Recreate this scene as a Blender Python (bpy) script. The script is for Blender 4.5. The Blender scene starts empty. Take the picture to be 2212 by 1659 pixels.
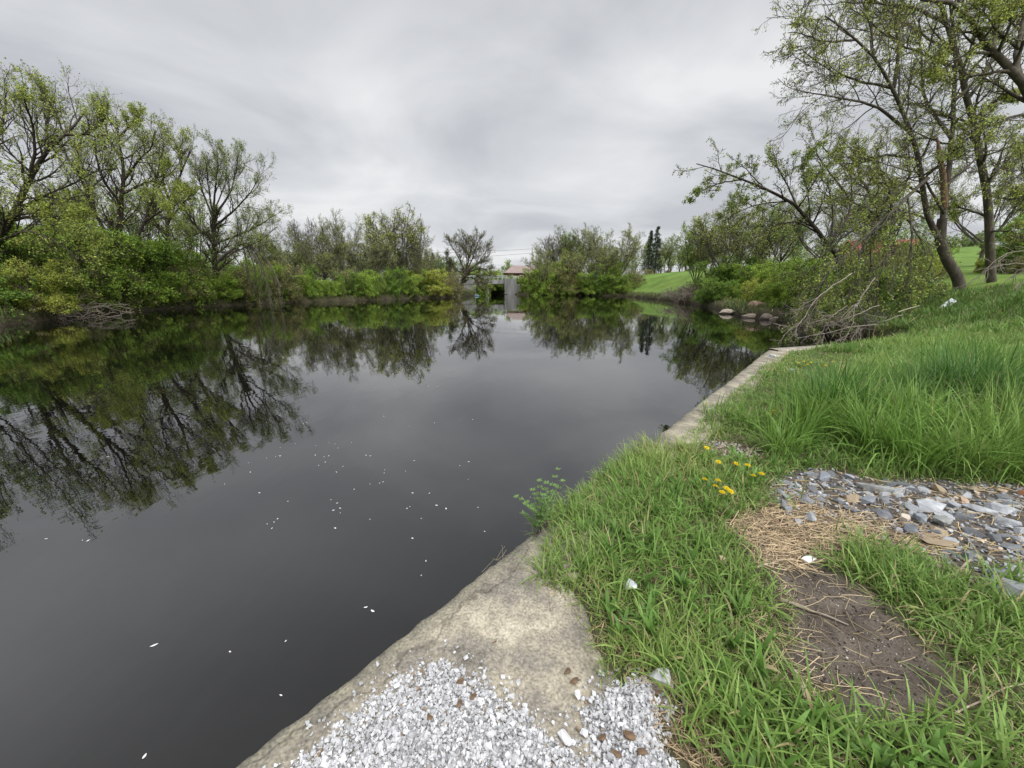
import bpy, math
import numpy as np
from math import radians

C = bpy.context.scene.collection
H = 1.65                                   # eye height above the quay
WZ = -0.70                                 # water level
F = 384.0
PITCH = math.atan((384 - 285.6) / F)
S = 1024 / 2212.0
CP, SP = math.cos(PITCH), math.sin(PITCH)


def ray(px, py):
    u = px * S - 512
    v = 384 - py * S
    return u, F * CP + v * SP, v * CP - F * SP


def W(px, py, z=0.0):
    u, f, up = ray(px, py)
    k = (z - H) / up
    return np.array([u * k, f * k, z])


def D(px, py, fw):
    u, f, up = ray(px, py)
    k = fw / f
    return np.array([u * k, fw, H + up * k])


# ------------------------------------------------------------------ noise
def _hash(ix, iy, seed):
    n = (ix.astype(np.int64) * 374761393 + iy.astype(np.int64) * 668265263 + seed * 974711) & 0xFFFFFFFF
    n = ((n ^ (n >> 13)) * 1274126177) & 0xFFFFFFFF
    n = n ^ (n >> 16)
    return (n & 0xFFFF) / 65535.0


def vnoise(x, y, seed=0):
    x = np.asarray(x, float); y = np.asarray(y, float)
    ix = np.floor(x); iy = np.floor(y)
    fx = x - ix; fy = y - iy
    fx = fx * fx * (3 - 2 * fx); fy = fy * fy * (3 - 2 * fy)
    a = _hash(ix, iy, seed); b = _hash(ix + 1, iy, seed)
    c = _hash(ix, iy + 1, seed); d = _hash(ix + 1, iy + 1, seed)
    return (a * (1 - fx) + b * fx) * (1 - fy) + (c * (1 - fx) + d * fx) * fy


def fbm(x, y, seed=0, o=4):
    s = 0; a = 0.5; t = 0
    for i in range(o):
        s = s + a * vnoise(x * 2 ** i + 17.3 * i, y * 2 ** i - 9.1 * i, seed + i)
        t += a; a *= 0.5
    return s / t


def sstep(a, b, x):
    t = np.clip((np.asarray(x, float) - a) / (b - a), 0, 1)
    return t * t * (3 - 2 * t)


def inpoly(x, y, poly):
    poly = np.asarray(poly, float)[:, :2]
    r = np.zeros(np.shape(x), bool)
    n = len(poly)
    for i in range(n):
        x0, y0 = poly[i]; x1, y1 = poly[(i + 1) % n]
        c = (y0 > y) != (y1 > y)
        xx = (x1 - x0) * (y - y0) / ((y1 - y0) + 1e-12) + x0
        r ^= c & (x < xx)
    return r


def polydist(x, y, poly):
    """signed distance, positive outside"""
    poly = np.asarray(poly, float)[:, :2]
    d = np.full(np.shape(x), 1e9)
    n = len(poly)
    for i in range(n):
        a = poly[i]; b = poly[(i + 1) % n] - a
        L = b @ b + 1e-12
        t = np.clip(((x - a[0]) * b[0] + (y - a[1]) * b[1]) / L, 0, 1)
        d = np.minimum(d, np.hypot(x - a[0] - t * b[0], y - a[1] - t * b[1]))
    return np.where(inpoly(x, y, poly), -d, d)


# ------------------------------------------------------------------ layout
E0 = np.array([-1.01, 0.985])              # a point on the quay edge
DV = np.array([0.650, 0.760]); DV /= np.hypot(*DV)
NV = np.array([DV[1], -DV[0]])             # landward
S_END = 12.05


def sw(s, w, z=0.0):
    p = E0 + DV * s + NV * w
    return np.array([p[0], p[1], z])


def to_sw(x, y):
    dx = x - E0[0]; dy = y - E0[1]
    return dx * DV[0] + dy * DV[1], dx * NV[0] + dy * NV[1]


CORNER = sw(S_END, 0)
RETURN_END = np.array([10.6, 11.35, 0])
POND = [W(*p, z=WZ)[:2] for p in [(0, 705), (200, 680), (400, 665), (600, 655), (760, 650), (900, 645), (1000, 641)]]
POND += [np.array([-8.6, 100.]), np.array([-7.5, 117.]), np.array([1.0, 117.])]
POND += [W(*p, z=WZ)[:2] for p in [(1112, 636.3), (1250, 638), (1350, 640), (1450, 650), (1540, 665), (1600, 683), (1690, 695), (1720, 725)]]
POND += [np.array([15.2, 16.6]), np.array([14.2, 13.6]), np.array([11.2, 12.0]), RETURN_END[:2] + [0, 0.25], CORNER[:2] + [0.25, 0.1]]
POND += [sw(S_END - .2, .18)[:2], sw(-25, .18)[:2], np.array([-60, -25.]), np.array([-55, -5.]), np.array([-42, 12.])]
POND = np.array(POND)

SOIL = [W(*p)[:2] for p in [(1585, 1130), (1700, 1095), (1760, 1130), (1830, 1180), (1770, 1215), (1860, 1270), (1930, 1340), (2000, 1420),
                             (2050, 1500), (2010, 1545), (1930, 1560), (1840, 1555), (1760, 1480), (1690, 1410), (1720, 1320), (1640, 1225)]]
STRAW = [W(*p)[:2] for p in [(1575, 1130), (1660, 1085), (1800, 1110), (1990, 1150), (2010, 1190), (1850, 1185), (1780, 1200), (1720, 1220), (1640, 1220)]]
RUBBLE = [W(*p)[:2] for p in [(1668, 1040), (1740, 1012), (1830, 1022), (1900, 1038), (2212, 1050), (2330, 1080), (2330, 1300), (2212, 1285), (2050, 1245),
                               (1985, 1195), (1850, 1155), (1700, 1108), (1665, 1085)]]
CROSS = [W(*p)[:2] for p in [(1440, 948), (1530, 950), (1640, 968), (1645, 990), (1560, 985), (1480, 965)]]
GRAV_A = [W(*p)[:2] for p in [(560, 1720), (680, 1620), (765, 1545), (870, 1462), (950, 1432), (1010, 1462), (1080, 1515), (1150, 1560), (1190, 1610), (1290, 1640), (1330, 1760), (1200, 1900), (700, 1900)]]
GRAV_B = [W(*p)[:2] for p in [(1255, 1545), (1330, 1470), (1395, 1462), (1470, 1530), (1425, 1590), (1470, 1660), (1560, 1800), (1290, 1800), (1290, 1640)]]
HOLE = [W(*p)[:2] for p in [(1400, 1470), (1470, 1525), (1545, 1600), (1600, 1680), (1610, 1790), (1480, 1790), (1450, 1650), (1425, 1590), (1440, 1540)]]
PAD_EDGE = [W(*p)[:2] for p in [(1150, 1150), (1190, 1150), (1150, 1240), (1255, 1315), (1266, 1400), (1310, 1490), (1330, 1480), (1400, 1470), (1480, 1530)]]
PAD = PAD_EDGE + [W(1440, 1590)[:2], W(1470, 1660)[:2], np.array([0.9, -0.5]), sw(-3, 1.2)[:2], sw(-3, -.3)[:2], sw(1.72, -.3)[:2]]
TALL = [W(*p)[:2] for p in [(1690, 975), (1760, 1005), (1900, 1030), (2212, 1045), (2400, 1040), (2400, 780), (2100, 765), (1960, 760), (1850, 800), (1760, 850), (1700, 910)]]


def wall_width(s):
    return np.interp(s, [.2, 1.0, 1.16, 1.25, 1.42, 1.5], [1.9, 1.3, .98, .80, .64, .475])


def height(x, y):
    x = np.asarray(x, float); y = np.asarray(y, float)
    d = polydist(x, y, POND)
    right = sstep(-2, 8, x) * (y > -1e9)
    z_r = 1.95 * sstep(6.5, 23, x + 0.2 * np.clip(y, 0, 40)) + 0.085 * np.clip(x - 25, 0, 55) + 1.6 * sstep(40, 70, y) * sstep(0, 20, d) * sstep(12, 26, x)
    z_r = z_r * (sstep(0.2, 6.0, d) * sstep(17, 13, y) + sstep(.6, 11.0, d) * sstep(13, 17, y))
    z_l = (0.55 * sstep(0, 4, d) + 0.03 * np.clip(d, 0, 60)) * sstep(10, 20, np.hypot(x, y))
    far = sstep(95, 118, y)
    z_f = 2.2 * sstep(0, 9, d)
    z = z_r * right + z_l * (1 - right)
    z = z * (1 - far) + np.maximum(z, z_f) * far
    z = z + 0.10 * (fbm(x * .35, y * .35, 3) - .5) * sstep(3, 14, np.hypot(x, y))
    z = z + 0.05 * (fbm(x * 1.3, y * 1.3, 5) - .5) * sstep(2.5, 6, np.hypot(x, y)) + 0.012 * (fbm(x * 6, y * 6, 7) - .5)
    # shore: down to the bed
    bank = sstep(-0.9, 0.7, d + 0.5 * (fbm(x * .8, y * .8, 11) - .5))
    near = sstep(16, 10, np.hypot(x, y))
    bank = bank * (1 - near) + near * (d > -.02)
    z = -1.7 + (z + 1.7) * bank
    # soft crest of soil sinks under the concrete
    s, w = to_sw(x, y)
    pad = (s > -4.3) & (s < S_END + .3) & (w > -.4) & (w < wall_width(s) - .02)
    z = np.where(pad & (z > -.2), np.minimum(z, -0.05), z)
    return z


def hz(x, y):
    return float(height(np.array([x]), np.array([y]))[0])


# ------------------------------------------------------------------ mesh helpers
def mesh_np(name, V, Q, mat, col=None, smooth=False, parent=None, T=None):
    """V (n,3); Q (m,4) quads and/or T (k,3) triangles; col (n,3) point colours in attribute 'tint'"""
    me = bpy.data.meshes.new(name)
    V = np.asarray(V, np.float32)
    nq = 0 if Q is None else len(Q)
    nt = 0 if T is None else len(T)
    me.vertices.add(len(V)); me.vertices.foreach_set('co', V.ravel())
    idx = []
    if nq: idx.append(np.asarray(Q, np.int32).ravel())
    if nt: idx.append(np.asarray(T, np.int32).ravel())
    idx = np.concatenate(idx)
    me.loops.add(len(idx)); me.loops.foreach_set('vertex_index', idx)
    me.polygons.add(nq + nt)
    start = np.concatenate([np.arange(nq) * 4, nq * 4 + np.arange(nt) * 3]).astype(np.int32)
    me.polygons.foreach_set('loop_start', start)
    me.polygons.foreach_set('use_smooth', np.full(nq + nt, bool(smooth)))
    me.update(calc_edges=True)
    if col is not None:
        a = me.attributes.new('tint', 'FLOAT_COLOR', 'POINT')
        c = np.ones((len(V), 4), np.float32); c[:, :3] = col
        a.data.foreach_set('color', c.ravel())
    me.materials.append(mat)
    o = bpy.data.objects.new(name, me); C.objects.link(o)
    if parent: o.parent = parent
    return o


def tag(o, label=None, cat=None, group=None, kind=None):
    if label: o['label'] = label
    if cat: o['category'] = cat
    if group: o['group'] = group
    if kind: o['kind'] = kind
    return o


def empty(name, loc, label, cat, group=None):
    o = bpy.data.objects.new(name, None); C.objects.link(o)
    o.location = tuple(loc); o.empty_display_size = .2
    return tag(o, label, cat, group)


def copy_tree(src, parent=None):
    c = src.copy(); C.objects.link(c)
    for k in ('label', 'category', 'group'):
        pass
    if parent: c.parent = parent
    for ch in list(src.children):
        copy_tree(ch, c)
    return c


def unit(v):
    return v / (np.linalg.norm(v, axis=-1, keepdims=True) + 1e-9)


def tubes(P, R, k):
    """P (B,n,3), R (B,n) -> verts, quads"""
    B, n, _ = P.shape
    T = np.empty_like(P)
    T[:, 1:-1] = P[:, 2:] - P[:, :-2]; T[:, 0] = P[:, 1] - P[:, 0]; T[:, -1] = P[:, -1] - P[:, -2]
    T = unit(T)
    ref = np.zeros((B, 1, 3)); m = T.mean(1)
    ax = np.argmin(np.abs(m), 1); ref[np.arange(B), 0, ax] = 1
    U = unit(np.cross(T, np.broadcast_to(ref, T.shape))); Vv = np.cross(T, U)
    a = np.arange(k) * 2 * math.pi / k
    V = P[:, :, None] + R[:, :, None, None] * (U[:, :, None] * np.cos(a)[None, None, :, None] + Vv[:, :, None] * np.sin(a)[None, None, :, None])
    V = V.reshape(-1, 3)
    b = np.arange(B)[:, None, None] * n * k; i = np.arange(n - 1)[None, :, None] * k; j = np.arange(k)[None, None]
    j2 = (j + 1) % k
    Q = np.stack([b + i + j, b + i + j2, b + i + k + j2, b + i + k + j], -1).reshape(-1, 4)
    return V, Q


class Acc:
    def __init__(s):
        s.V = []; s.Q = []; s.C = []; s.n = 0

    def add(s, V, Q, col=None):
        if len(V) == 0: return
        s.V.append(V); s.Q.append(Q + s.n); s.n += len(V)
        if col is not None:
            s.C.append(np.broadcast_to(np.asarray(col, float), (len(V), 3)))

    def build(s, name, mat, parent=None, smooth=False):
        return mesh_np(name, np.concatenate(s.V), np.concatenate(s.Q), mat, np.concatenate(s.C) if s.C else None, smooth, parent)


def spline(pts, n):
    """Catmull-Rom resample of a polyline (m,d) to n points"""
    p = np.asarray(pts, float)
    if len(p) == 2:
        t = np.linspace(0, 1, n)[:, None]
        return p[0] * (1 - t) + p[1] * t
    L = np.concatenate([[0], np.cumsum(np.linalg.norm(np.diff(p[:, :3], axis=0), axis=1))])
    q = np.vstack([2 * p[0] - p[1], p, 2 * p[-1] - p[-2]])
    out = []
    for d in np.linspace(0, L[-1], n):
        i = min(np.searchsorted(L, d, 'right') - 1, len(p) - 2)
        t = (d - L[i]) / (L[i + 1] - L[i] + 1e-9)
        a, b, c, e = q[i:i + 4]
        out.append(0.5 * ((2 * b) + (-a + c) * t + (2 * a - 5 * b + 4 * c - e) * t * t + (-a + 3 * b - 3 * c + e) * t ** 3))
    return np.array(out)


def kids(P, R, rng, per, t0, t1, ratio, ang, n, wander, up, rr, bias=None, lmax=None, taper=.25):
    """children of every branch in P (B,n0,3), all grown at once"""
    B, n0, _ = P.shape
    L = np.linalg.norm(np.diff(P, axis=1), axis=2).sum(1)
    N = B * per
    pi = np.repeat(np.arange(B), per)
    t = t0 + (t1 - t0) * ((np.tile(np.arange(per), B) + rng.random(N)) / per)
    f = t * (n0 - 1); i = np.minimum(f.astype(int), n0 - 2); f = f - i
    base = P[pi, i] * (1 - f[:, None]) + P[pi, i + 1] * f[:, None]
    r0 = R[pi, i] * (1 - f) + R[pi, i + 1] * f
    T = unit(P[pi, i + 1] - P[pi, i])
    rv = rng.normal(size=(N, 3))
    if bias is not None: rv = rv + np.asarray(bias)
    perp = unit(rv - (rv * T).sum(1, keepdims=True) * T)
    a = np.radians(ang) * rng.uniform(.65, 1.35, N)
    d = unit(np.cos(a)[:, None] * T + np.sin(a)[:, None] * perp)
    Lc = L[pi] * ratio * (1.15 - .6 * t) * rng.uniform(.65, 1.35, N)
    if lmax is not None: Lc = np.minimum(Lc, lmax * rng.uniform(.75, 1.1, N))
    out = np.empty((N, n, 3)); out[:, 0] = base
    step = Lc / (n - 1)
    for k in range(1, n):
        d = unit(d + wander * rng.normal(size=(N, 3)) + np.array([0, 0, up]))
        out[:, k] = out[:, k - 1] + d * step[:, None]
    rb = np.minimum(r0 * rr, r0 * .9)
    RR = rb[:, None] * np.linspace(1, taper, n)[None]
    return out, RR


def leaves(P, rng, per, size, t0=.15, spread=.06, droop=.0, aspect=.5, tips=1.5):
    """diamond leaves along every twig; returns verts, quads, twig index per leaf"""
    B, n, _ = P.shape
    N = B * per
    pi = np.repeat(np.arange(B), per)
    t = t0 + (1 - t0) * rng.random(N) ** (1 / tips)
    f = t * (n - 1); i = np.minimum(f.astype(int), n - 2); f = f - i
    base = P[pi, i] * (1 - f[:, None]) + P[pi, i + 1] * f[:, None] + rng.normal(size=(N, 3)) * spread
    T = unit(P[pi, i + 1] - P[pi, i])
    ax = unit(T * .5 + rng.normal(size=(N, 3)) + np.array([0, 0, -droop]))
    side = unit(np.cross(ax, rng.normal(size=(N, 3))))
    nr = np.cross(ax, side)
    s = size * rng.uniform(.55, 1.3, N)[:, None]
    V = np.stack([base, base + ax * s * .5 + side * s * aspect + nr * s * .12, base + ax * s, base + ax * s * .5 - side * s * aspect + nr * s * .12], 1)
    Q = np.arange(N * 4).reshape(N, 4)
    return V.reshape(-1, 3), Q, pi


# ------------------------------------------------------------------ materials
def nt(name):
    m = bpy.data.materials.new(name); m.use_nodes = True
    t = m.node_tree; t.nodes.clear()
    return m, t, t.nodes, t.links


def tint_leaf(name, transl=.35, rough=.55, spec=.25, glob=(1, 1, 1)):
    m, t, N, L = nt(name)
    out = N.new('ShaderNodeOutputMaterial'); at = N.new('ShaderNodeAttribute'); at.attribute_name = 'tint'
    mul = N.new('ShaderNodeMix'); mul.data_type = 'RGBA'; mul.blend_type = 'MULTIPLY'; mul.inputs[0].default_value = 1
    L.new(at.outputs['Color'], mul.inputs[6]); mul.inputs[7].default_value = (*glob, 1)
    b = N.new('ShaderNodeBsdfPrincipled'); b.inputs['Roughness'].default_value = rough
    b.inputs['Specular IOR Level'].default_value = spec
    tr = N.new('ShaderNodeBsdfTranslucent'); mx = N.new('ShaderNodeMixShader'); mx.inputs[0].default_value = transl
    L.new(mul.outputs[2], b.inputs['Base Color']); L.new(mul.outputs[2], tr.inputs['Color'])
    L.new(b.outputs[0], mx.inputs[1]); L.new(tr.outputs[0], mx.inputs[2]); L.new(mx.outputs[0], out.inputs[0])
    return m


def noisy(name, stops, scale=5, detail=6, rough=.85, bump=.3, bscale=None, bdist=.02, spec=.3, stretch=None, attr=False, coord='Object', fine=None):
    """noise-driven colour ramp with bump; attr multiplies the 'tint' attribute in"""
    m, t, N, L = nt(name)
    out = N.new('ShaderNodeOutputMaterial'); b = N.new('ShaderNodeBsdfPrincipled')
    b.inputs['Roughness'].default_value = rough; b.inputs['Specular IOR Level'].default_value = spec
    tc = N.new('ShaderNodeTexCoord'); src = tc.outputs[coord]
    if stretch:
        mp = N.new('ShaderNodeMapping'); mp.inputs['Scale'].default_value = stretch
        L.new(src, mp.inputs[0]); src = mp.outputs[0]
    n = N.new('ShaderNodeTexNoise'); n.inputs['Scale'].default_value = scale; n.inputs['Detail'].default_value = detail
    n.inputs['Roughness'].default_value = .62
    L.new(src, n.inputs['Vector'])
    r = N.new('ShaderNodeValToRGB'); els = r.color_ramp.elements
    while len(els) < len(stops): els.new(.5)
    for e, (p, c) in zip(els, stops):
        e.position = p; e.color = (*c, 1)
    L.new(n.outputs['Fac'], r.inputs[0]); colr = r.outputs[0]
    if fine:
        n3 = N.new('ShaderNodeTexNoise'); n3.inputs['Scale'].default_value = fine[0]; n3.inputs['Detail'].default_value = 3
        L.new(src, n3.inputs['Vector'])
        r3 = N.new('ShaderNodeMapRange'); r3.inputs[1].default_value = .3; r3.inputs[2].default_value = .7
        r3.inputs[3].default_value = 1 - fine[1]; r3.inputs[4].default_value = 1 + fine[1]
        L.new(n3.outputs['Fac'], r3.inputs[0])
        mm = N.new('ShaderNodeMix'); mm.data_type = 'RGBA'; mm.blend_type = 'MULTIPLY'; mm.inputs[0].default_value = 1
        L.new(colr, mm.inputs[6]); L.new(r3.outputs[0], mm.inputs[7]); colr = mm.outputs[2]
    if attr:
        at = N.new('ShaderNodeAttribute'); at.attribute_name = 'tint'
        mm = N.new('ShaderNodeMix'); mm.data_type = 'RGBA'; mm.blend_type = 'MULTIPLY'; mm.inputs[0].default_value = 1
        L.new(colr, mm.inputs[6]); L.new(at.outputs['Color'], mm.inputs[7]); colr = mm.outputs[2]
    L.new(colr, b.inputs['Base Color'])
    if bump:
        n2 = N.new('ShaderNodeTexNoise'); n2.inputs['Scale'].default_value = bscale or scale * 4; n2.inputs['Detail'].default_value = 6
        L.new(src, n2.inputs['Vector'])
        bp = N.new('ShaderNodeBump'); bp.inputs['Strength'].default_value = bump; bp.inputs['Distance'].default_value = bdist
        L.new(n2.outputs['Fac'], bp.inputs['Height']); L.new(bp.outputs[0], b.inputs['Normal'])
    L.new(b.outputs[0], out.inputs[0])
    return m


M_GRASS = tint_leaf('grass_blade', .38, .5, .3)
M_LEAF = tint_leaf('leaf', .45, .6, .25)
M_NEEDLE = tint_leaf('needle', .1, .7, .1)
M_PETAL = tint_leaf('yellow_petal', .25, .6, .2)
M_BARK = noisy('bark', [(.3, (.035, .028, .022)), (.55, (.075, .062, .050)), (.75, (.13, .112, .092))], 6, 8, .92, .7, 22, .03, .15, (1, 1, .35))
M_BARK_GREY = noisy('grey_bark', [(.3, (.07, .06, .05)), (.55, (.13, .115, .098)), (.75, (.2, .18, .155))], 6, 8, .92, .6, 22, .03, .15, (1, 1, .35))
M_MAPLE = noisy('maple_bark', [(.3, (.06, .05, .042)), (.55, (.115, .098, .08)), (.75, (.19, .165, .135))], 6, 8, .92, .7, 22, .03, .15, (1, 1, .3))
M_DEAD = noisy('dead_wood', [(.3, (.17, .14, .11)), (.6, (.30, .26, .21)), (.8, (.42, .38, .32))], 9, 6, .85, .4, 40, .01, .2, (1, 1, .4))
M_BLEACH = noisy('bleached_wood', [(.3, (.22, .185, .15)), (.6, (.36, .31, .26)), (.8, (.48, .43, .37))], 9, 6, .85, .4, 40, .01, .2, (1, 1, .4))
M_PALE = noisy('pale_wood', [(.3, (.32, .26, .19)), (.7, (.5, .43, .33))], 12, 6, .8, .4, 60, .005, .25)
M_RED_WOOD = noisy('split_wood', [(.3, (.17, .095, .065)), (.7, (.29, .18, .125))], 14, 6, .85, .5, 60, .01, .2, (1, 1, .25))
M_BROWN = noisy('wood_chip', [(.3, (.075, .048, .032)), (.7, (.21, .14, .085))], 30, 5, .85, .5, 120, .004, .2)
M_STRAW = tint_leaf('straw', .15, .7, .2)
M_GROUND = noisy('ground', [(.3, (.62, .62, .62)), (.55, (1, 1, 1)), (.78, (1.35, 1.33, 1.25))], 9, 10, .95, .8, 60, .012, .15, attr=True, fine=(160, .35))
M_CONC = noisy('weathered_concrete', [(.30, (.135, .122, .105)), (.43, (.225, .203, .172)), (.55, (.32, .285, .225)), (.68, (.43, .39, .31))], 4.2, 15, .9, .45, 60, .008, .25, fine=(85, .38), attr=True)
_t = M_CONC.node_tree; _b = [n for n in _t.nodes if n.type == 'BSDF_PRINCIPLED'][0]; _src = _b.inputs['Base Color'].links[0].from_socket
_tc = _t.nodes.new('ShaderNodeTexCoord'); _nz = _t.nodes.new('ShaderNodeTexNoise'); _nz.inputs['Scale'].default_value = 3; _nz.inputs['Detail'].default_value = 6
_t.links.new(_tc.outputs['Object'], _nz.inputs['Vector'])
_ad = _t.nodes.new('ShaderNodeMix'); _ad.data_type = 'VECTOR'; _ad.inputs[0].default_value = .35
_t.links.new(_tc.outputs['Object'], _ad.inputs[4]); _t.links.new(_nz.outputs['Color'], _ad.inputs[5])
_vo = _t.nodes.new('ShaderNodeTexVoronoi'); _vo.feature = 'DISTANCE_TO_EDGE'; _vo.inputs['Scale'].default_value = 1.05
_t.links.new(_ad.outputs[1], _vo.inputs['Vector'])
_mr = _t.nodes.new('ShaderNodeMapRange'); _mr.inputs[1].default_value = .002; _mr.inputs[2].default_value = .010; _mr.inputs[3].default_value = .62; _mr.inputs[4].default_value = 1
_t.links.new(_vo.outputs['Distance'], _mr.inputs[0])
_mm = _t.nodes.new('ShaderNodeMix'); _mm.data_type = 'RGBA'; _mm.blend_type = 'MULTIPLY'; _mm.inputs[0].default_value = 1
_t.links.new(_src, _mm.inputs[6]); _t.links.new(_mr.outputs[0], _mm.inputs[7]); _t.links.new(_mm.outputs[2], _b.inputs['Base Color'])
M_CONC_FAR = noisy('bridge_concrete', [(.3, (.15, .15, .145)), (.7, (.34, .335, .32))], .6, 8, .85, .2, 6, .02, .3, (1, 1, .3))
M_WHITE = noisy('limestone', [(.3, (.52, .52, .53)), (.7, (.74, .74, .75))], 18, 5, .88, .5, 120, .003, .3, attr=True)
M_SLATE = noisy('slate', [(.3, (.14, .146, .156)), (.55, (.24, .248, .26)), (.8, (.45, .46, .465))], 11, 8, .75, .6, 60, .006, .4, attr=True)
M_TAN = noisy('tan_stone', [(.3, (.27, .21, .14)), (.7, (.40, .32, .22))], 10, 8, .85, .5, 70, .005, .3, (1, 1, 2.5), attr=True)
M_SHORE = noisy('shore_stone', [(.3, (.2, .17, .14)), (.7, (.42, .37, .32))], 3, 8, .85, .5, 14, .02, .3, attr=True)
M_FLOAT = noisy('white_petal', [(.3, (.6, .6, .58)), (.7, (.78, .78, .76))], 40, 3, .6, 0)
M_BOARD = noisy('painted_board', [(.3, (.5, .53, .56)), (.7, (.72, .75, .78))], 5, 6, .6, .2, 40, .004)
M_BLACK = noisy('black_plastic', [(.3, (.02, .02, .022)), (.7, (.05, .05, .05))], 8, 4, .5, .1)
M_ROOF = noisy('pink_roof', [(.3, (.22, .165, .15)), (.7, (.31, .245, .225))], 1.2, 6, .8, .2, 8, .02)
M_WALL = noisy('dark_red_wall', [(.3, (.09, .025, .022)), (.7, (.15, .05, .04))], 1.4, 6, .85, .2, 8, .02)
M_BARN = noisy('red_barn_metal', [(.3, (.15, .03, .025)), (.7, (.24, .055, .045))], .8, 6, .6, .2, 6, .02)
M_GLASS = noisy('dark_window', [(.3, (.03, .035, .04)), (.7, (.06, .065, .07))], 2, 3, .15, 0, spec=.6)
M_METAL = noisy('galvanised_rail', [(.3, (.32, .34, .33)), (.7, (.45, .47, .46))], 3, 4, .5, 0)
M_POLE = noisy('weathered_pole', [(.3, (.42, .41, .39)), (.7, (.6, .59, .56))], 3, 5, .8, .2)
M_WIRE = noisy('wire', [(.3, (.10, .10, .11)), (.7, (.14, .14, .15))], 3, 2, .6, 0)
M_BLUE = noisy('pale_blue_plastic', [(.3, (.25, .45, .58)), (.7, (.4, .62, .74))], 6, 3, .4, 0)
M_PLASTIC = noisy('white_plastic', [(.3, (.65, .66, .68)), (.7, (.82, .83, .84))], 9, 4, .4, .4, 30, .01)

# ------------------------------------------------------------------ camera, sky, sun
scene = bpy.context.scene
cam = bpy.data.cameras.new('camera'); cam.sensor_width = 36; cam.lens = 36 * F / 1024.0
cam.clip_start = .05; cam.clip_end = 3000
co = bpy.data.objects.new('camera', cam); C.objects.link(co)
co.location = (0, 0, H); co.rotation_euler = (math.pi / 2 - PITCH, 0, 0)
scene.camera = co
scene.view_settings.view_transform = 'Standard'; scene.view_settings.look = 'None'
scene.view_settings.exposure = .35; scene.view_settings.gamma = 1

SUN_EL, SUN_AZ = radians(58), radians(152)      # azimuth from +Y towards +X
w = bpy.data.worlds.new('World'); scene.world = w; w.use_nodes = True
t = w.node_tree; N = t.nodes; L = t.links; N.clear()
wo = N.new('ShaderNodeOutputWorld'); bg = N.new('ShaderNodeBackground'); bg.inputs[1].default_value = .1
sky = N.new('ShaderNodeTexSky'); sky.sky_type = 'NISHITA'; sky.sun_disc = False
sky.sun_elevation = SUN_EL; sky.sun_rotation = SUN_AZ
tc = N.new('ShaderNodeTexCoord'); sx = N.new('ShaderNodeSeparateXYZ'); L.new(tc.outputs['Generated'], sx.inputs[0])


def math_node(op, a, b=None, clamp=False):
    n = N.new('ShaderNodeMath'); n.operation = op; n.use_clamp = clamp
    for i, v in enumerate((a, b)):
        if v is None: continue
        if isinstance(v, (int, float)): n.inputs[i].default_value = v
        else: L.new(v, n.inputs[i])
    return n.outputs[0]


zc = math_node('ADD', math_node('MAXIMUM', sx.outputs[2], 0.0), .16)
ux = math_node('DIVIDE', sx.outputs[0], zc); uy = math_node('DIVIDE', sx.outputs[1], zc)
cv = N.new('ShaderNodeCombineXYZ'); L.new(ux, cv.inputs[0]); L.new(uy, cv.inputs[1])
mp = N.new('ShaderNodeMapping'); mp.inputs['Rotation'].default_value = (0, 0, radians(-18)); mp.inputs['Scale'].default_value = (.8, .85, 1)
mp.inputs['Location'].default_value = (3.1, 1.4, 0)
L.new(cv.outputs[0], mp.inputs[0])
n1 = N.new('ShaderNodeTexNoise'); n1.inputs['Scale'].default_value = 1.15; n1.inputs['Detail'].default_value = 5; n1.inputs['Roughness'].default_value = .5
n1.inputs['Distortion'].default_value = .5
L.new(mp.outputs[0], n1.inputs['Vector'])
rp = N.new('ShaderNodeValToRGB'); e = rp.color_ramp.elements
e[0].position = .35; e[0].color = (5.5, 5.65, 6.0, 1)
e[1].position = .66; e[1].color = (8.4, 8.5, 8.6, 1)
x = e.new(.5); x.color = (6.9, 7.05, 7.3, 1)
L.new(n1.outputs['Fac'], rp.inputs[0])
# overcast; zenith and unseen sky behind camera boosted to brighten foliage and ground
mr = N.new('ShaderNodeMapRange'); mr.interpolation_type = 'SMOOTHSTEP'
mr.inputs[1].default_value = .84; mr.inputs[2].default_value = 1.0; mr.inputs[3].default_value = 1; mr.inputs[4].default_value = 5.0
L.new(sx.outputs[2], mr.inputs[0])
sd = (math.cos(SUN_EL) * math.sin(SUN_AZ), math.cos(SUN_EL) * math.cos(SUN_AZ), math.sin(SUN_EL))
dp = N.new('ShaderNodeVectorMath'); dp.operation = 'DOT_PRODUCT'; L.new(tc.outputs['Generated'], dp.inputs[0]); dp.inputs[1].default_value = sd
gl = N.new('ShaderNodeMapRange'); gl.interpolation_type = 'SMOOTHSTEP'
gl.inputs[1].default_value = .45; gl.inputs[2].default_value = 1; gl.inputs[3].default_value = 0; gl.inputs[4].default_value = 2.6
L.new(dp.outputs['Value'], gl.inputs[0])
m2 = N.new('ShaderNodeMapRange'); m2.interpolation_type = 'SMOOTHSTEP'      # unseen sky above the frame dimmed to keep near water reflections dark
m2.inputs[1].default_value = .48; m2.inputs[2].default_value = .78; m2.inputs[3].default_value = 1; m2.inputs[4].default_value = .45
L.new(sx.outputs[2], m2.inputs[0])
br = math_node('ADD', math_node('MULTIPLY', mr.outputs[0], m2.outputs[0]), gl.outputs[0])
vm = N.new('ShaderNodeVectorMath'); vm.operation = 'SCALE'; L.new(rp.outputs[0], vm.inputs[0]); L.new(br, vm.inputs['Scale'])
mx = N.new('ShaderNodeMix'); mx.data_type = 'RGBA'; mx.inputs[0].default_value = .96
L.new(sky.outputs[0], mx.inputs[6]); L.new(vm.outputs[0], mx.inputs[7])
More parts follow.
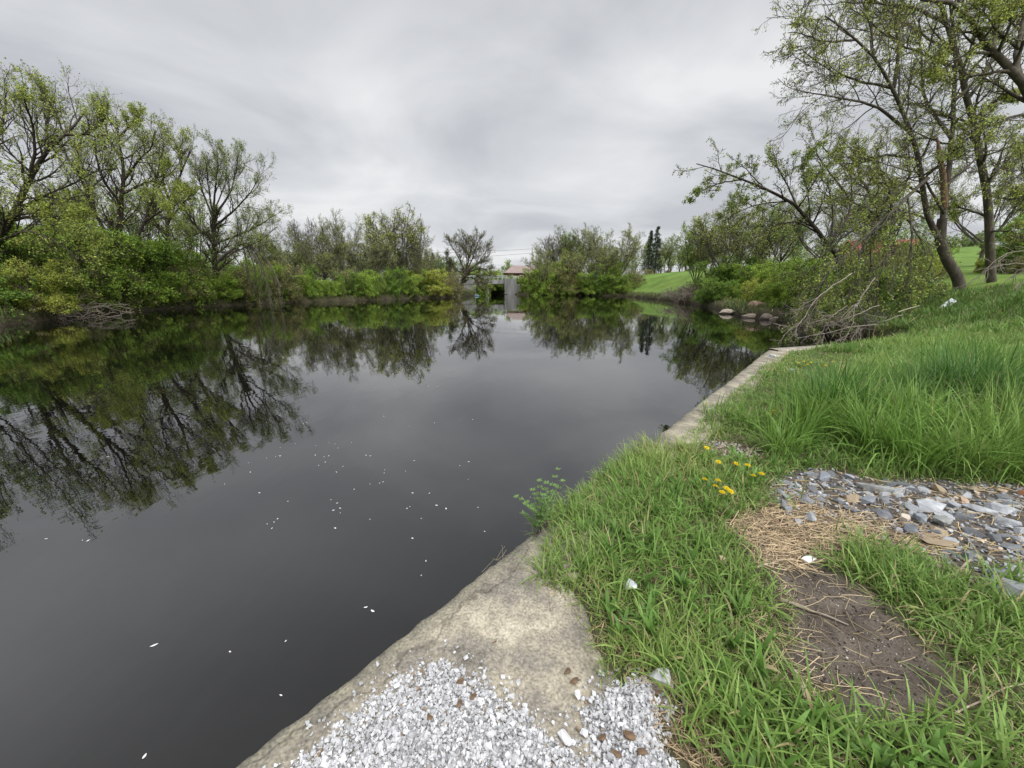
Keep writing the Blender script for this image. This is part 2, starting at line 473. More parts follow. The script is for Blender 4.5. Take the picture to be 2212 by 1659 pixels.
bg.inputs[1].default_value = .08
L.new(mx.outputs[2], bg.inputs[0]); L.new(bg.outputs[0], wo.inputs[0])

sl = bpy.data.lights.new('sun', 'SUN'); sl.energy = 1.5; sl.angle = radians(35); sl.color = (1, .97, .92)
so = bpy.data.objects.new('sun', sl); C.objects.link(so)
so.rotation_euler = (math.pi / 2 - SUN_EL, 0, math.pi - SUN_AZ + 0)
from mathutils import Vector
so.rotation_euler = (-Vector(sd)).to_track_quat('-Z', 'Y').to_euler()

# ------------------------------------------------------------------ ground
az = np.concatenate([np.arange(-180, -76, 4.0), np.arange(-76, 76, .4), np.arange(76, 180, 4.0)])
r = [0.05, .2, .4]
while r[-1] < 1500:
    q = r[-1]
    r.append(q * (1.016 if q < 120 else 1.08) + .004)
r = np.array(r)
A, Rr = np.meshgrid(np.radians(az), r)
gx = (np.sin(A) * Rr); gy = (np.cos(A) * Rr)
gz = height(gx, gy)
x, y = gx.ravel(), gy.ravel()
z = gz.ravel()
d_soil = polydist(x, y, SOIL); d_rub = polydist(x, y, RUBBLE); d_str = polydist(x, y, STRAW)
nl = fbm(x * .8, y * .8, 24); nz = fbm(x * 2, y * 2, 21); nb = fbm(x * .12, y * .12, 22)
col = np.empty((len(x), 3))
gr = np.array([.082, .076, .042]); lawn = np.array([.13, .215, .045]); soil = np.array([.108, .090, .074]); mud = np.array([.040, .032, .023]); rub = np.array([.105, .09, .078])
rr = np.hypot(x, y)
k = (sstep(14, 30, rr) * (x > 0) * sstep(1.2, 4, polydist(x, y, POND)))[:, None]
yl = ((nb - .35) * 1.6).clip(0, 1)[:, None]
col[:] = gr * (1 - k) + (lawn * (1 - .4 * yl) + np.array([.15, .17, .04]) * .4 * yl) * k * (.55 + .9 * nl[:, None])
kk = sstep(.10, -.06, d_soil + .10 * (nz - .5))[:, None]; nq_ = fbm(x * 7, y * 7, 27)[:, None]; col = col * (1 - kk) + soil * (.62 + .8 * nq_) * kk
kk = sstep(.10, -.06, d_rub)[:, None]; col = col * (1 - kk) + rub * kk
kk = sstep(.08, -.1, d_str)[:, None] * .6; col = col * (1 - kk) + np.array([.16, .12, .08]) * kk
kk = sstep(-.15, -.5, z)[:, None]; col = col * (1 - kk) + mud * kk
na, nr_ = len(az), len(r)
i = np.arange(nr_ - 1)[:, None] * na; j = np.arange(na)[None]
Q = np.stack([i + j, i + na + j, i + na + (j + 1) % na, i + (j + 1) % na], -1).reshape(-1, 4)[:, ::-1]
ground = mesh_np('ground', np.stack([x, y, z], 1), Q, M_GROUND, col, True)
tag(ground, kind='structure')

# ------------------------------------------------------------------ water
m, t, N, L = nt('pond_water')
out = N.new('ShaderNodeOutputMaterial'); b = N.new('ShaderNodeBsdfPrincipled')
b.inputs['Base Color'].default_value = (.003, .003, .0027, 1); b.inputs['Roughness'].default_value = .015; b.inputs['IOR'].default_value = 2.05
b.inputs['Specular IOR Level'].default_value = .5
tcw = N.new('ShaderNodeTexCoord')
mpw = N.new('ShaderNodeMapping'); mpw.inputs['Rotation'].default_value = (0, 0, radians(25)); mpw.inputs['Scale'].default_value = (1, .45, 1); L.new(tcw.outputs['Object'], mpw.inputs[0])
nw = N.new('ShaderNodeTexNoise'); nw.inputs['Scale'].default_value = 2.2; nw.inputs['Detail'].default_value = 3; L.new(mpw.outputs[0], nw.inputs['Vector'])
bw = N.new('ShaderNodeBump'); bw.inputs['Strength'].default_value = .06; bw.inputs['Distance'].default_value = .05
L.new(nw.outputs['Fac'], bw.inputs['Height']); L.new(bw.outputs[0], b.inputs['Normal']); L.new(b.outputs[0], out.inputs[0])
gxs = np.linspace(-110, 60, 18); gys = np.linspace(-35, 190, 24)
X, Y = np.meshgrid(gxs, gys)
i = np.arange(23)[:, None] * 18; j = np.arange(17)[None]
Q = np.stack([i + j, i + j + 1, i + 18 + j + 1, i + 18 + j], -1).reshape(-1, 4)
water = mesh_np('water', np.stack([X.ravel(), Y.ravel(), np.full(X.size, WZ)], 1), Q, m)
tag(water, kind='structure')

# ------------------------------------------------------------------ concrete quay wall
rng = np.random.default_rng(5)


def sweep(path, profs, mat, name, parent=None, col=None):
    """path list of (origin, normal) ; profs (n,k,2) offset,height"""
    V = []
    for (o, nrm), pr in zip(path, profs):
        for wv, zv in pr:
            V.append([o[0] + nrm[0] * wv, o[1] + nrm[1] * wv, zv])
    n = len(path); kk = len(profs[0])
    i = np.arange(n - 1)[:, None] * kk; j = np.arange(kk - 1)[None]
    Q = np.stack([i + j, i + kk + j, i + kk + j + 1, i + j + 1], -1).reshape(-1, 4)
    return mesh_np(name, np.array(V), Q, mat, np.ones((len(V), 3)) if col is None else np.array(col), True, parent)


quay = empty('quay_wall', sw(3, .2, 0), 'low weathered concrete quay wall running along the pond edge from the foreground to its far corner', 'wall')
ss = np.concatenate([np.arange(-4, 2.6, .03), np.arange(2.6, S_END + .001, .06)])
path = []; profs = []; tints = []
for s in ss:
    e1 = .030 * (fbm(np.array([s * 1.1]), np.array([3.3]), 31)[0] - .5) + .03 * (fbm(np.array([s * 7]), np.array([1.3]), 33)[0] - .5)
    e2 = .012 * (vnoise(np.array([s * 3.]), np.array([8.3]), 35)[0] - .5)
    wi = float(wall_width(s))
    zt = -.004 + e2 * .6
    if s > S_END - .001: wi = .46
    ws = [e1 - .0, e1 + .012 + .01 * rng.random(), e1 + .045, .12, .22, .32, .42, wi]
    zz = [-.045 - .03 * rng.random(), -.014, zt - .004]
    pr = [(e1 + .02, -1.6), (e1 + .005, -.72), (e1 - .004, -.3), (ws[0], zz[0]), (ws[1], zz[1]), (ws[2], zz[2])]
    for q in ws[3:]:
        pr.append((q, zt + .010 * (fbm(np.array([s * 2.5]), np.array([q * 2.5]), 36)[0] - .5) * (1 if q < 1 else .3)))
    pr.append((wi + .01, -.5))
    path.append((E0 + DV * s - np.array(quay.location[:2]), NV)); profs.append(pr)
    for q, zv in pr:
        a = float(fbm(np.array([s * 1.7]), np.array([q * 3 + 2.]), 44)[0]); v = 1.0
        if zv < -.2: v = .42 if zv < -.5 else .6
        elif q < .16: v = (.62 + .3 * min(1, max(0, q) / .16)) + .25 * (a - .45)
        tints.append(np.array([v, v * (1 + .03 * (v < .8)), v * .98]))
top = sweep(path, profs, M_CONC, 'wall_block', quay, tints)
# far end face + return wall
rdir = (RETURN_END - CORNER)[:2]; rl = np.hypot(*rdir); rdir /= rl; rn = np.array([rdir[1], -rdir[0]])
path = []; profs = []
for s in np.arange(-.02, rl, .08):
    e1 = .03 * (fbm(np.array([s * 3]), np.array([9.]), 41)[0] - .5)
    path.append((CORNER[:2] + rdir * s - np.array(quay.location[:2]), rn))
    profs.append([(e1, -1.6), (e1, .0), (e1 + .03, .035), (.18, .04), (.30, .03), (.32, -.4)])
sweep(path, profs, M_CONC, 'return_wall', quay)

# ------------------------------------------------------------------ grass
def blades(x, y, z, Ln, wd, rng, lean=.5, curl=.9, seg=4, outward=None, colf=None, dry=.04, name='grass', mat=None):
    n = len(x)
    th = rng.uniform(0, 2 * math.pi, n)
    dirv = np.stack([np.cos(th), np.sin(th), np.zeros(n)], 1)
    if outward is not None:
        dirv = dirv + outward; dirv = unit(dirv)
    sd_ = np.stack([-dirv[:, 1], dirv[:, 0], np.zeros(n)], 1)
    tw = rng.normal(0, .5, n)
    sd_ = unit(sd_ + dirv * tw[:, None] * .6 + np.array([0, 0, 1]) * (rng.normal(0, .25, n))[:, None])
    a0 = np.abs(rng.normal(0, lean, n)); cv = rng.gamma(2., curl / 2, n)
    P = np.empty((n, seg + 1, 3)); P[:, 0] = np.stack([x, y, z], 1)
    for k in range(1, seg + 1):
        a = np.minimum(a0 + cv * (k - .5) / seg * 1.3, 2.5)
        P[:, k] = P[:, k - 1] + (Ln / seg)[:, None] * (np.sin(a)[:, None] * dirv + np.cos(a)[:, None] * np.array([0, 0, 1]))
    tt = np.linspace(0, 1, seg + 1)
    prof = np.array([.75 + .25 * min(1, q * 3) if q < .45 else max(.05, 1 - ((q - .45) / .55) ** 1.6) for q in tt])
    off = sd_[:, None] * (wd[:, None] * prof[None] * .5)[:, :, None]
    V = np.stack([P - off, P + off], 2).reshape(-1, 3)          # n,(seg+1),2
    b = np.arange(n)[:, None] * (seg + 1) * 2; k = np.arange(seg)[None] * 2
    Q = np.stack([b + k, b + k + 1, b + k + 3, b + k + 2], -1).reshape(-1, 4)
    c = colf(x, y, rng, n)
    dm = rng.random(n) < dry
    c[dm] = np.array([.46, .38, .20]) * rng.uniform(.7, 1.2, (dm.sum(), 1))
    cc = np.repeat(c[:, None], seg + 1, 1)
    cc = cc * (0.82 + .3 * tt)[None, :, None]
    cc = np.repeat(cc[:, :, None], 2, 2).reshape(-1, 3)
    return V, Q, cc


GA = np.array([.20, .335, .066]); GB = np.array([.345, .46, .125]); GC = np.array([.13, .25, .05])


def grass_col(x, y, rng, n, warm=0.0):
    a = fbm(x * 1.1, y * 1.1, 51); b = rng.random(n)
    q = np.clip(a * 1.4 - .35 + (b - .5) * .9, 0, 1)[:, None]
    c = GA * (1 - q) + GB * q
    yl = np.clip((fbm(x * .55 + 12, y * .55, 57) - .48) * 3.2, 0, 1)[:, None] * .45
    c = c * (1 - yl) + np.array([.40, .44, .13]) * yl
    dk = np.clip((fbm(x * .8 + 40, y * .8, 53) - .42) * 2.6, 0, 1)[:, None] * .62
    c = c * (1 - dk) + GC * dk
    return c * rng.uniform(.6, 1.2, (n, 1)) * [.93, .96, 1.0]


def scatter(x0, x1, y0, y1, dens, rng):
    n = int((x1 - x0) * (y1 - y0) * dens)
    return rng.uniform(x0, x1, n), rng.uniform(y0, y1, n)


def in_view(x, y, z=0, m=60):
    f = y * CP + (H - z) * SP
    up = (z - H) * CP + y * SP
    u = x / np.maximum(f, .01) * F + 512; v = 384 - up / np.maximum(f, .01) * F
    return (f > .2) & (u > -m) & (u < 1024 + m) & (v > 150) & (v < 768 + m * 2)


rng = np.random.default_rng(77)
acc = Acc()
# short to medium grass near the quay: rings of falling density
for (r0, r1, dens, L0, L1, wd, seg) in [(0, 2.6, 6800, .035, .13, .0055, 4), (2.6, 4.5, 5200, .04, .14, .0064, 4), (4.5, 8, 4200, .04, .12, .0075, 3), (8, 13.5, 1700, .06, .16, .012, 3)]:
    x, y = scatter(-1.5, 14, -.3, 13.5, dens, rng)
    rr = np.hypot(x, y); kp = (rr >= r0) & (rr < r1) & in_view(x, y)
    x, y = x[kp], y[kp]
    s, wv = to_sw(x, y)
    ds = polydist(x, y, SOIL); dr = polydist(x, y, RUBBLE); dt = polydist(x, y, STRAW); dg = np.minimum(polydist(x, y, GRAV_A), polydist(x, y, GRAV_B))
    dpad = polydist(x, y, PAD); dh = polydist(x, y, HOLE); dcr = polydist(x, y, CROSS); dtall = polydist(x, y, TALL)
    nn = fbm(x * 3.2, y * 3.2, 61); n2 = fbm(x * 9, y * 9, 62)
    wmin = np.where(s < 1.72, .0, np.where(s < 3.8, -.03 + .05 * nn, .20 + .10 * nn + .16 * sstep(9, 12, s)))
    wmin = np.where(s > S_END - .35, 9, wmin)
    ok = (wv > wmin) & (dpad > .01 + .05 * (nn - .5)) & (polydist(x, y, POND) > -.2) & (dg > .02)
    # beyond the corner: land right of the return wall
    rs = (x - CORNER[0]) * rdir[0] + (y - CORNER[1]) * rdir[1]; rw = (x - CORNER[0]) * rn[0] + (y - CORNER[1]) * rn[1]
    ok &= (rw > .22) | (rs > rl - .1)
    ok |= (wv > .42) & (s > S_END - .4) & (rw > .22)
    ok &= polydist(x, y, POND) > -.2
    pr = np.ones(len(x))
    pr *= sstep(-.05, .16, ds + .22 * (nn - .5) + .12 * (n2 - .5))
    pr *= sstep(-.05, .10, dr + .10 * (nn - .5)) + .015 * (n2 > .6)
    pr *= .25 + .75 * sstep(-.08, .08, dt)
    pr *= sstep(-.04, .08, dh) * .85 + .12
    pr *= sstep(.0, .06, dcr)
    pr *= .22 + .78 * sstep(.33, .53, n2 * .5 + nn * .5)
    pr *= np.where(dtall < 0, .6, 1)
    # worn strip just behind the pad and along the path
    ok &= rng.random(len(x)) < pr
    x, y = x[ok], y[ok]; s = s[ok]; wv = wv[ok]; nn = nn[ok]
    n = len(x)
    z = np.maximum(height(x, y), -.02) - .004
    tuft = fbm(x * 1.7 + 9, y * 1.7, 64)
    Ln = (L0 + (L1 - L0) * np.clip(tuft * 1.8 - .4, 0, 1.15)) * rng.uniform(.55, 1.35, n)
    edge = (s > 1.6) & (s < 3.95) & (wv < .5)
    Ln = np.where(edge, Ln * 1.5, Ln)
    rw2 = (x - CORNER[0]) * rn[0] + (y - CORNER[1]) * rn[1]; Ln = Ln * (.40 + .60 * sstep(.3, 2.2, rw2))
    ow = np.zeros((n, 3)); ow[edge, :2] = -NV * (1.3 * (1 - wv[edge] / .5))[:, None]
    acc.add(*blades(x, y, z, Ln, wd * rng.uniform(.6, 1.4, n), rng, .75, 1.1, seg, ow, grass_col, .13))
# broad leaning tufts among the short grass
tx, ty = [], []
for (px, py, spread, cnt) in [(1330, 1110, .16, 260), (1420, 1110, .14, 240), (1180, 1250, .07, 150), (1300, 1250, .13, 200), (1500, 1400, .13, 200), (1440, 1440, .11, 170),
                              (1560, 1540, .12, 220), (1860, 1510, .035, 26), (1830, 1520, .03, 20), (1900, 1240, .14, 240), (1960, 1260, .13, 220), (2010, 1290, .14, 200), (2130, 1330, .10, 160),
                              (2195, 1330, .09, 170), (2180, 1260, .07, 90), (2140, 1420, .10, 120), (1640, 1600, .12, 200), (1750, 1620, .14, 200), (1950, 1630, .13, 200), (2100, 1600, .12, 180),
                              (1590, 1290, .12, 180), (1660, 1230, .10, 110), (1480, 1200, .16, 260), (1400, 1190, .14, 220), (1250, 1180, .14, 240), (1230, 1110, .1, 220), (1700, 1000, .10, 120), (1480, 975, .05, 60), (1510, 965, .05, 60),
                              (1340, 1030, .12, 200), (1420, 1010, .14, 200), (1600, 1050, .2, 220), (1500, 1100, .2, 240)]:
    c = W(px, py)
    q = rng.normal(0, spread, (cnt, 2)); tx.append(c[0] + q[:, 0]); ty.append(c[1] + q[:, 1])
x = np.concatenate(tx); y = np.concatenate(ty)
s, wv = to_sw(x, y); ok = (wv > -.02) & (polydist(x, y, PAD) > 0) & (polydist(x, y, SOIL) > .0); x, y, s, wv = x[ok], y[ok], s[ok], wv[ok]
n = len(x); z = np.maximum(height(x, y), -.02) - .004
ow = np.zeros((n, 3)); e = (s > 1.6) & (s < 3.95) & (wv < .5); ow[e, :2] = -NV * .8
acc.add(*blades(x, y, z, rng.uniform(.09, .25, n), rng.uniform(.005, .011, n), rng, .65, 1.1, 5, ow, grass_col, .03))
# tall lush grass on the right
x, y = scatter(1.8, 12.5, 2.2, 8.5, 1500, rng)
dt = polydist(x, y, TALL); ok = (rng.random(len(x)) < sstep(.25, -.35, dt + .4 * (fbm(x * 1.5, y * 1.5, 71) - .5))) & in_view(x, y, 0, 120) & (polydist(x, y, RUBBLE) > .02)
ok &= rng.random(len(x)) < (.45 + .55 * sstep(.35, .6, fbm(x * 2.2, y * 2.2, 72))) * np.where(np.hypot(x, y) > 6, .7, 1)
x, y = x[ok], y[ok]; n = len(x); z = height(x, y)
lush = sstep(.35, .7, fbm(x * .9 + 5, y * .9, 73))
dk1 = np.exp(-(((x - W(2090, 900)[0]) / .9) ** 2 + ((y - W(2090, 900)[1]) / .7) ** 2)); dk2 = np.exp(-(((x - W(1790, 905)[0]) / .6) ** 2 + ((y - W(1790, 905)[1]) / .5) ** 2))
Ln = (.20 + .20 * lush + .50 * dk1 + .34 * dk2) * rng.uniform(.5, 1.25, n)


def tall_col(x, y, rng, n):
    c = grass_col(x, y, rng, n)
    dk = np.clip(dk1 + .8 * dk2, 0, 1)[:, None] * .85
    return c * (1 - dk) + np.array([.07, .165, .045]) * dk


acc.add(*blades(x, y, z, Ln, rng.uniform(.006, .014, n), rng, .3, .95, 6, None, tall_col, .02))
# broad leaved weeds among the grass
WEED = [W(*p)[:2] for p in [(1200, 1170), (1480, 985), (1660, 985), (1900, 1030), (1660, 1080), (1560, 1200), (1700, 1470), (1850, 1590), (2060, 1600), (2212, 1560), (2212, 1750), (1560, 1750), (1330, 1400)]]
x, y = scatter(-.5, 4.5, .4, 5, 40, rng); s, wv = to_sw(x, y)
ok = inpoly(x, y, WEED) & (wv > .12) & (polydist(x, y, PAD) > .03) & (polydist(x, y, SOIL) > .02) & (polydist(x, y, RUBBLE) > .02); x, y = x[ok], y[ok]
x = np.repeat(x, 8) + rng.normal(0, .008, len(x) * 8); y = np.repeat(y, 8) + rng.normal(0, .008, len(y) * 8); n = len(x)
acc.add(*blades(x, y, np.maximum(height(x, y), -.02) + .012, rng.uniform(.07, .16, n), rng.uniform(.014, .026, n), rng, .8, .7, 5, None, lambda x, y, rng, n: np.array([.14, .26, .055]) * rng.uniform(.7, 1.35, (n, 1)), .02))
# arching tussocks
for (px, py, cnt, l_, spr) in [(2090, 885, 620, .74, .17), (2040, 872, 420, .70, .15), (2145, 892, 320, .66, .14), (1800, 905, 420, .62, .12), (1845, 918, 260, .56, .10), (1762, 935, 240, .50, .09), (1722, 955, 200, .42, .08), (1900, 990, 240, .48, .10),
                               (2000, 962, 280, .52, .12), (2120, 985, 280, .55, .12), (2190, 1000, 260, .55, .12), (1975, 1012, 200, .42, .09), (2080, 1022, 220, .46, .10), (2170, 1034, 220, .46, .10), (1860, 962, 240, .50, .10), (1940, 930, 260, .54, .12),
                               (2200, 930, 300, .6, .15), (1690, 985, 160, .36, .08), (1960, 840, 260, .5, .2), (1880, 850, 220, .42, .2), (2060, 800, 260, .5, .25), (2180, 820, 240, .5, .25), (1640, 925, 160, .26, .14), (1560, 900, 160, .22, .16), (1740, 860, 200, .3, .2)]:
    c = W(px, py); q = rng.normal(0, spr, (cnt, 2)); x, y = c[0] + q[:, 0], c[1] + q[:, 1]
    ok = polydist(x, y, RUBBLE) > .01; x, y, q = x[ok], y[ok], q[ok]; n = len(x)
    dk_ = rng.random(); dark_ = cnt > 400
    acc.add(*blades(x, y, height(x, y), l_ * 1.28 * rng.uniform(.5, 1.25, n), rng.uniform(.006, .014, n), rng, .2, .95, 6, np.stack([q[:, 0], q[:, 1], q[:, 0] * 0], 1) / spr * .9,
                    lambda x, y, rng, n: (np.array([.085, .195, .045]) if dark_ else np.array([.165, .295, .052]) * (1 - .8 * dk_) + grass_col(x, y, rng, n) * .8 * dk_) * rng.uniform(.7, 1.3, (n, 1)), .02))
# the slope and the far edge of the near bank
for (r0, r1, dens, L0, L1, wd) in [(9, 16, 900, .12, .34, .014), (16, 30, 260, .2, .45, .028)]:
    x, y = scatter(5, 33, 2, 30, dens, rng)
    rr = np.hypot(x, y); kp = (rr >= r0) & (rr < r1) & in_view(x, y, 1.0, 30) & (polydist(x, y, POND) > .45); x, y = x[kp], y[kp]
    s, wv = to_sw(x, y); kp = (s > S_END + .3) | (wv > 2.2); x, y = x[kp], y[kp]
    n = len(x); tf = fbm(x * .7, y * .7, 81)
    Ln = (L0 + (L1 - L0) * np.clip(tf * 1.8 - .4, 0, 1.1)) * rng.uniform(.6, 1.3, n)
    kp = rng.random(n) < (.5 + .5 * sstep(.3, .55, fbm(x * 1.9, y * 1.9, 82)))
    x, y, Ln = x[kp], y[kp], Ln[kp]; n = len(x)

    def slope_col(x, y, rng, n):
        c = grass_col(x, y, rng, n)
        d_ = sstep(14, 20, np.hypot(x, y))[:, None] * .45
        return c * (1 - d_) + np.array([.10, .18, .045]) * d_
    acc.add(*blades(x, y, height(x, y), Ln, wd * rng.uniform(.6, 1.4, n), rng, .35, .8, 3, None, slope_col, .04))
# rank growth along the waterlines
x = []; y = []
for i in range(len(POND)):
    a, b_ = POND[i], POND[(i + 1) % len(POND)]; ln_ = np.hypot(*(b_ - a)); q = int(ln_ * 130); tt_ = rng.random(q)
    x.append(a[0] + (b_[0] - a[0]) * tt_ + rng.normal(0, .9, q)); y.append(a[1] + (b_[1] - a[1]) * tt_ + rng.normal(0, .9, q))
x = np.concatenate(x); y = np.concatenate(y); d_ = polydist(x, y, POND); s, wv = to_sw(x, y)
ok = (d_ > .05) & (d_ < 2.2) & (y > 14) & (y < 120) & in_view(x, y, 0, 20) & (rng.random(len(x)) < sstep(.3, .55, fbm(x * .5, y * .5, 85)))
x, y = x[ok], y[ok]; n = len(x); z = height(x, y); ok = z > WZ - .02; x, y, z = x[ok], y[ok], z[ok]; n = len(x)
acc.add(*blades(x, y, z, rng.uniform(.25, .75, n), rng.uniform(.03, .06, n), rng, .5, .9, 3, None, lambda x, y, rng, n: np.array([.13, .19, .05]) * rng.uniform(.6, 1.3, (n, 1)), .12))
g = acc.build('grass', M_GRASS, None, True); tag(g, 'green grass of mixed height growing over the near bank', 'grass', kind='stuff')

# ------------------------------------------------------------------ stones
ICO = None


def ico():
    global ICO
    if ICO is None:
        import bmesh
        bm = bmesh.new(); bmesh.ops.create_icosphere(bm, subdivisions=1, radius=1)
        v1 = np.array([v.co[:] for v in bm.verts]); bm.verts.ensure_lookup_table(); f1 = np.array([[v.index for v in f.verts] for f in bm.faces]); bm.free()
        bm = bmesh.new(); bmesh.ops.create_icosphere(bm, subdivisions=2, radius=1)
        v2 = np.array([v.co[:] for v in bm.verts]); f2 = np.array([[v.index for v in f.verts] for f in bm.faces]); bm.free()
        bm = bmesh.new(); bmesh.ops.create_icosphere(bm, subdivisions=3, radius=1)
        v3 = np.array([v.co[:] for v in bm.verts]); f3 = np.array([[v.index for v in f.verts] for f in bm.faces]); bm.free()
        ICO = {1: (v1, f1), 2: (v2, f2), 3: (v3, f3)}
    return ICO


def rand_rot(n, rng, tilt=None):
    q = unit(rng.normal(size=(n, 4)))
    w_, a, b, c = q.T
    Rm = np.stack([1 - 2 * (b * b + c * c), 2 * (a * b - c * w_), 2 * (a * c + b * w_), 2 * (a * b + c * w_), 1 - 2 * (a * a + c * c), 2 * (b * c - a * w_),
                   2 * (a * c - b * w_), 2 * (b * c + a * w_), 1 - 2 * (a * a + b * b)], 1).reshape(n, 3, 3)
    if tilt is not None:
        th = rng.uniform(0, 6.283, n); tx_ = rng.normal(0, tilt, n); ty_ = rng.normal(0, tilt, n)
        cz, sz = np.cos(th), np.sin(th); Z = np.zeros(n); O = np.ones(n)
        Rz = np.stack([cz, -sz, Z, sz, cz, Z, Z, Z, O], 1).reshape(n, 3, 3)
        Rx = np.stack([O, Z, Z, Z, np.cos(tx_), -np.sin(tx_), Z, np.sin(tx_), np.cos(tx_)], 1).reshape(n, 3, 3)
        Ry = np.stack([np.cos(ty_), Z, np.sin(ty_), Z, O, Z, -np.sin(ty_), Z, np.cos(ty_)], 1).reshape(n, 3, 3)
        Rm = Rx @ Ry @ Rz
    return Rm


def facet(V, rng, k=7, lo=.32, hi=.78):
    """cut a unit ball by k random planes -> angular stone"""
    nrm = unit(rng.normal(size=(k, 3)))
    for q, dd in zip(nrm, rng.uniform(lo, hi, k)):
        e = V @ q - dd
        V = V - np.clip(e, 0, None)[:, None] * q
    return V


def hull_stone(rng, n=13, boxy=.6):
    """angular broken stone: convex hull of random points pushed towards a box"""
    import bmesh
    p = rng.uniform(-1, 1, (n, 3)); q = np.abs(p).max(1, keepdims=True)
    p = p / q * (boxy + (1 - boxy) * rng.random((n, 1))); p = p / (.55 + .45 * np.linalg.norm(p, axis=1, keepdims=True))
    bm = bmesh.new(); vs = [bm.verts.new(v) for v in p]
    r = bmesh.ops.convex_hull(bm, input=vs)
    bmesh.ops.delete(bm, geom=[g for g in r['geom_interior'] if isinstance(g, bmesh.types.BMVert)], context='VERTS')
    bm.verts.index_update(); bm.faces.ensure_lookup_table()
    V = np.array([v.co[:] for v in bm.verts]); Fc = np.array([[v.index for v in f.verts] for f in bm.faces if len(f.verts) == 3])
    bm.free()
    return V * .95, Fc


def stones(cx, cy, cz, size, rng, sub=1, flat=.7, tilt=None, cut=6, variants=24, colf=None):
    vs = [hull_stone(rng, 14 if cut >= 6 else 11, .65) for _ in range(variants)]
    n = len(cx); vi = rng.integers(0, variants, n)
    sc = np.stack([size, size * rng.uniform(.72, 1.05, n), size * flat * rng.uniform(.7, 1.2, n)], 1)
    R_ = rand_rot(n, rng, tilt); cc = colf(n); pos = np.stack([cx, cy, cz], 1)
    VV, FF, CC = [], [], []; o_ = 0
    for k in range(variants):
        m = vi == k; q = int(m.sum())
        if not q: continue
        bv, bf = vs[k]
        V = np.einsum('nij,nkj->nki', R_[m], bv[None] * sc[m][:, None]) + pos[m][:, None]
        VV.append(V.reshape(-1, 3)); FF.append((np.arange(q)[:, None, None] * len(bv) + bf[None]).reshape(-1, 3) + o_)
        CC.append(np.repeat(cc[m][:, None], len(bv), 1).reshape(-1, 3)); o_ += q * len(bv)
    return np.concatenate(VV), np.concatenate(FF), np.concatenate(CC)


rng = np.random.default_rng(99)
Vs, Ts, Cs = [], [], []; off = 0


def addst(r):
    global off
    V, T, c = r
    Vs.append(V); Ts.append(T + off); Cs.append(c); off += len(V)


def mound(x, y):
    da = -polydist(x, y, GRAV_A); db = -polydist(x, y, GRAV_B)
    return np.maximum(sstep(0, .35, da) * .034, sstep(0, .16, db) * .045) * (.8 + .4 * fbm(x * 4, y * 4, 91))


def gcol(n):
    c = np.clip(rng.normal(.76, .16, (n, 1)), .3, .98) * np.array([1, 1, 1.0]); q = rng.random(n) < .02; c[q] = np.array([.42, .30, .19]); return c


x, y = scatter(-1.2, 1.2, -.2, 1.7, 24000, rng)
ins = (polydist(x, y, GRAV_A) < .0 + .03 * (rng.random(len(x)) - .3) + .13 * rng.random(len(x)) ** 14) | (polydist(x, y, GRAV_B) < .02 * (rng.random(len(x)) - .4) + .1 * rng.random(len(x)) ** 14)
ins &= in_view(x, y, 0, 30) & (polydist(x, y, HOLE) > -.03)
x, y = x[ins], y[ins]; n = len(x)
addst(stones(x, y, mound(x, y) - .012 + rng.uniform(0, .018, n), (.0035 + .0105 * rng.random(n) ** 1.9) * np.where(rng.random(n) < .04, 1.7, 1), rng, 1, .8, None, 5, 40, gcol))
me_ = mesh_np('gravel', np.concatenate(Vs), None, M_WHITE, np.concatenate(Cs), False, None, np.concatenate(Ts))
tag(me_, 'white crushed limestone gravel heaped on the concrete in the foreground', 'gravel', kind='stuff')
# bed of the heap (packed fines under the loose stones)
gxx, gyy = np.meshgrid(np.linspace(-1.2, 1.2, 121), np.linspace(-.3, 1.7, 101))
dm = np.minimum(polydist(gxx, gyy, GRAV_A), polydist(gxx, gyy, GRAV_B))
zb = mound(gxx, gyy) - .012 - .03 * (dm > 0)
idx = np.arange(121 * 101).reshape(101, 121)
qq = np.stack([idx[:-1, :-1], idx[:-1, 1:], idx[1:, 1:], idx[1:, :-1]], -1)
kq = (dm[:-1, :-1] < .01)
bed = mesh_np('gravel_bed', np.stack([gxx.ravel(), gyy.ravel(), zb.ravel()], 1), qq[kq], M_WHITE, np.full((121 * 101, 3), .66), True)
tag(bed, 'packed pale grit under the white gravel heap', 'gravel', kind='stuff')


def stone_thing(name, px, py, size, label, cat, mat, flat=.6, group=None, cut=8, sub=3, rot=None, z=None, tint=(1, 1, 1), elong=1.0, sink=.35, yaw=None):
    v0, f0 = ico()[sub]
    if mat is M_BROWN: V, f0 = hull_stone(rng, 11, .97)
    elif mat in (M_SLATE, M_WHITE, M_PLASTIC): V, f0 = hull_stone(rng, 16, .7)
    else: V = facet(v0.copy(), rng, cut + 3, .36, .8)
    V = V * np.array([size * elong, size * rng.uniform(.65, .9), size * flat])
    th = rng.uniform(0, 6.28) if yaw is None else yaw
    Rz = np.array([[math.cos(th), -math.sin(th), 0], [math.sin(th), math.cos(th), 0], [0, 0, 1]])
    V = V @ Rz.T
    c = W(px, py) if z is None else W(px, py, z)
    zz = hz(c[0], c[1]) if z is None else z
    if z is None: zz = max(zz, -.02)
    o = mesh_np(name, V, None, mat, np.tile(np.array(tint), (len(V), 1)), False, None, f0)
    o.location = (c[0], c[1], zz + size * flat * (1 - sink) * .8)
    return tag(o, label, cat, group)


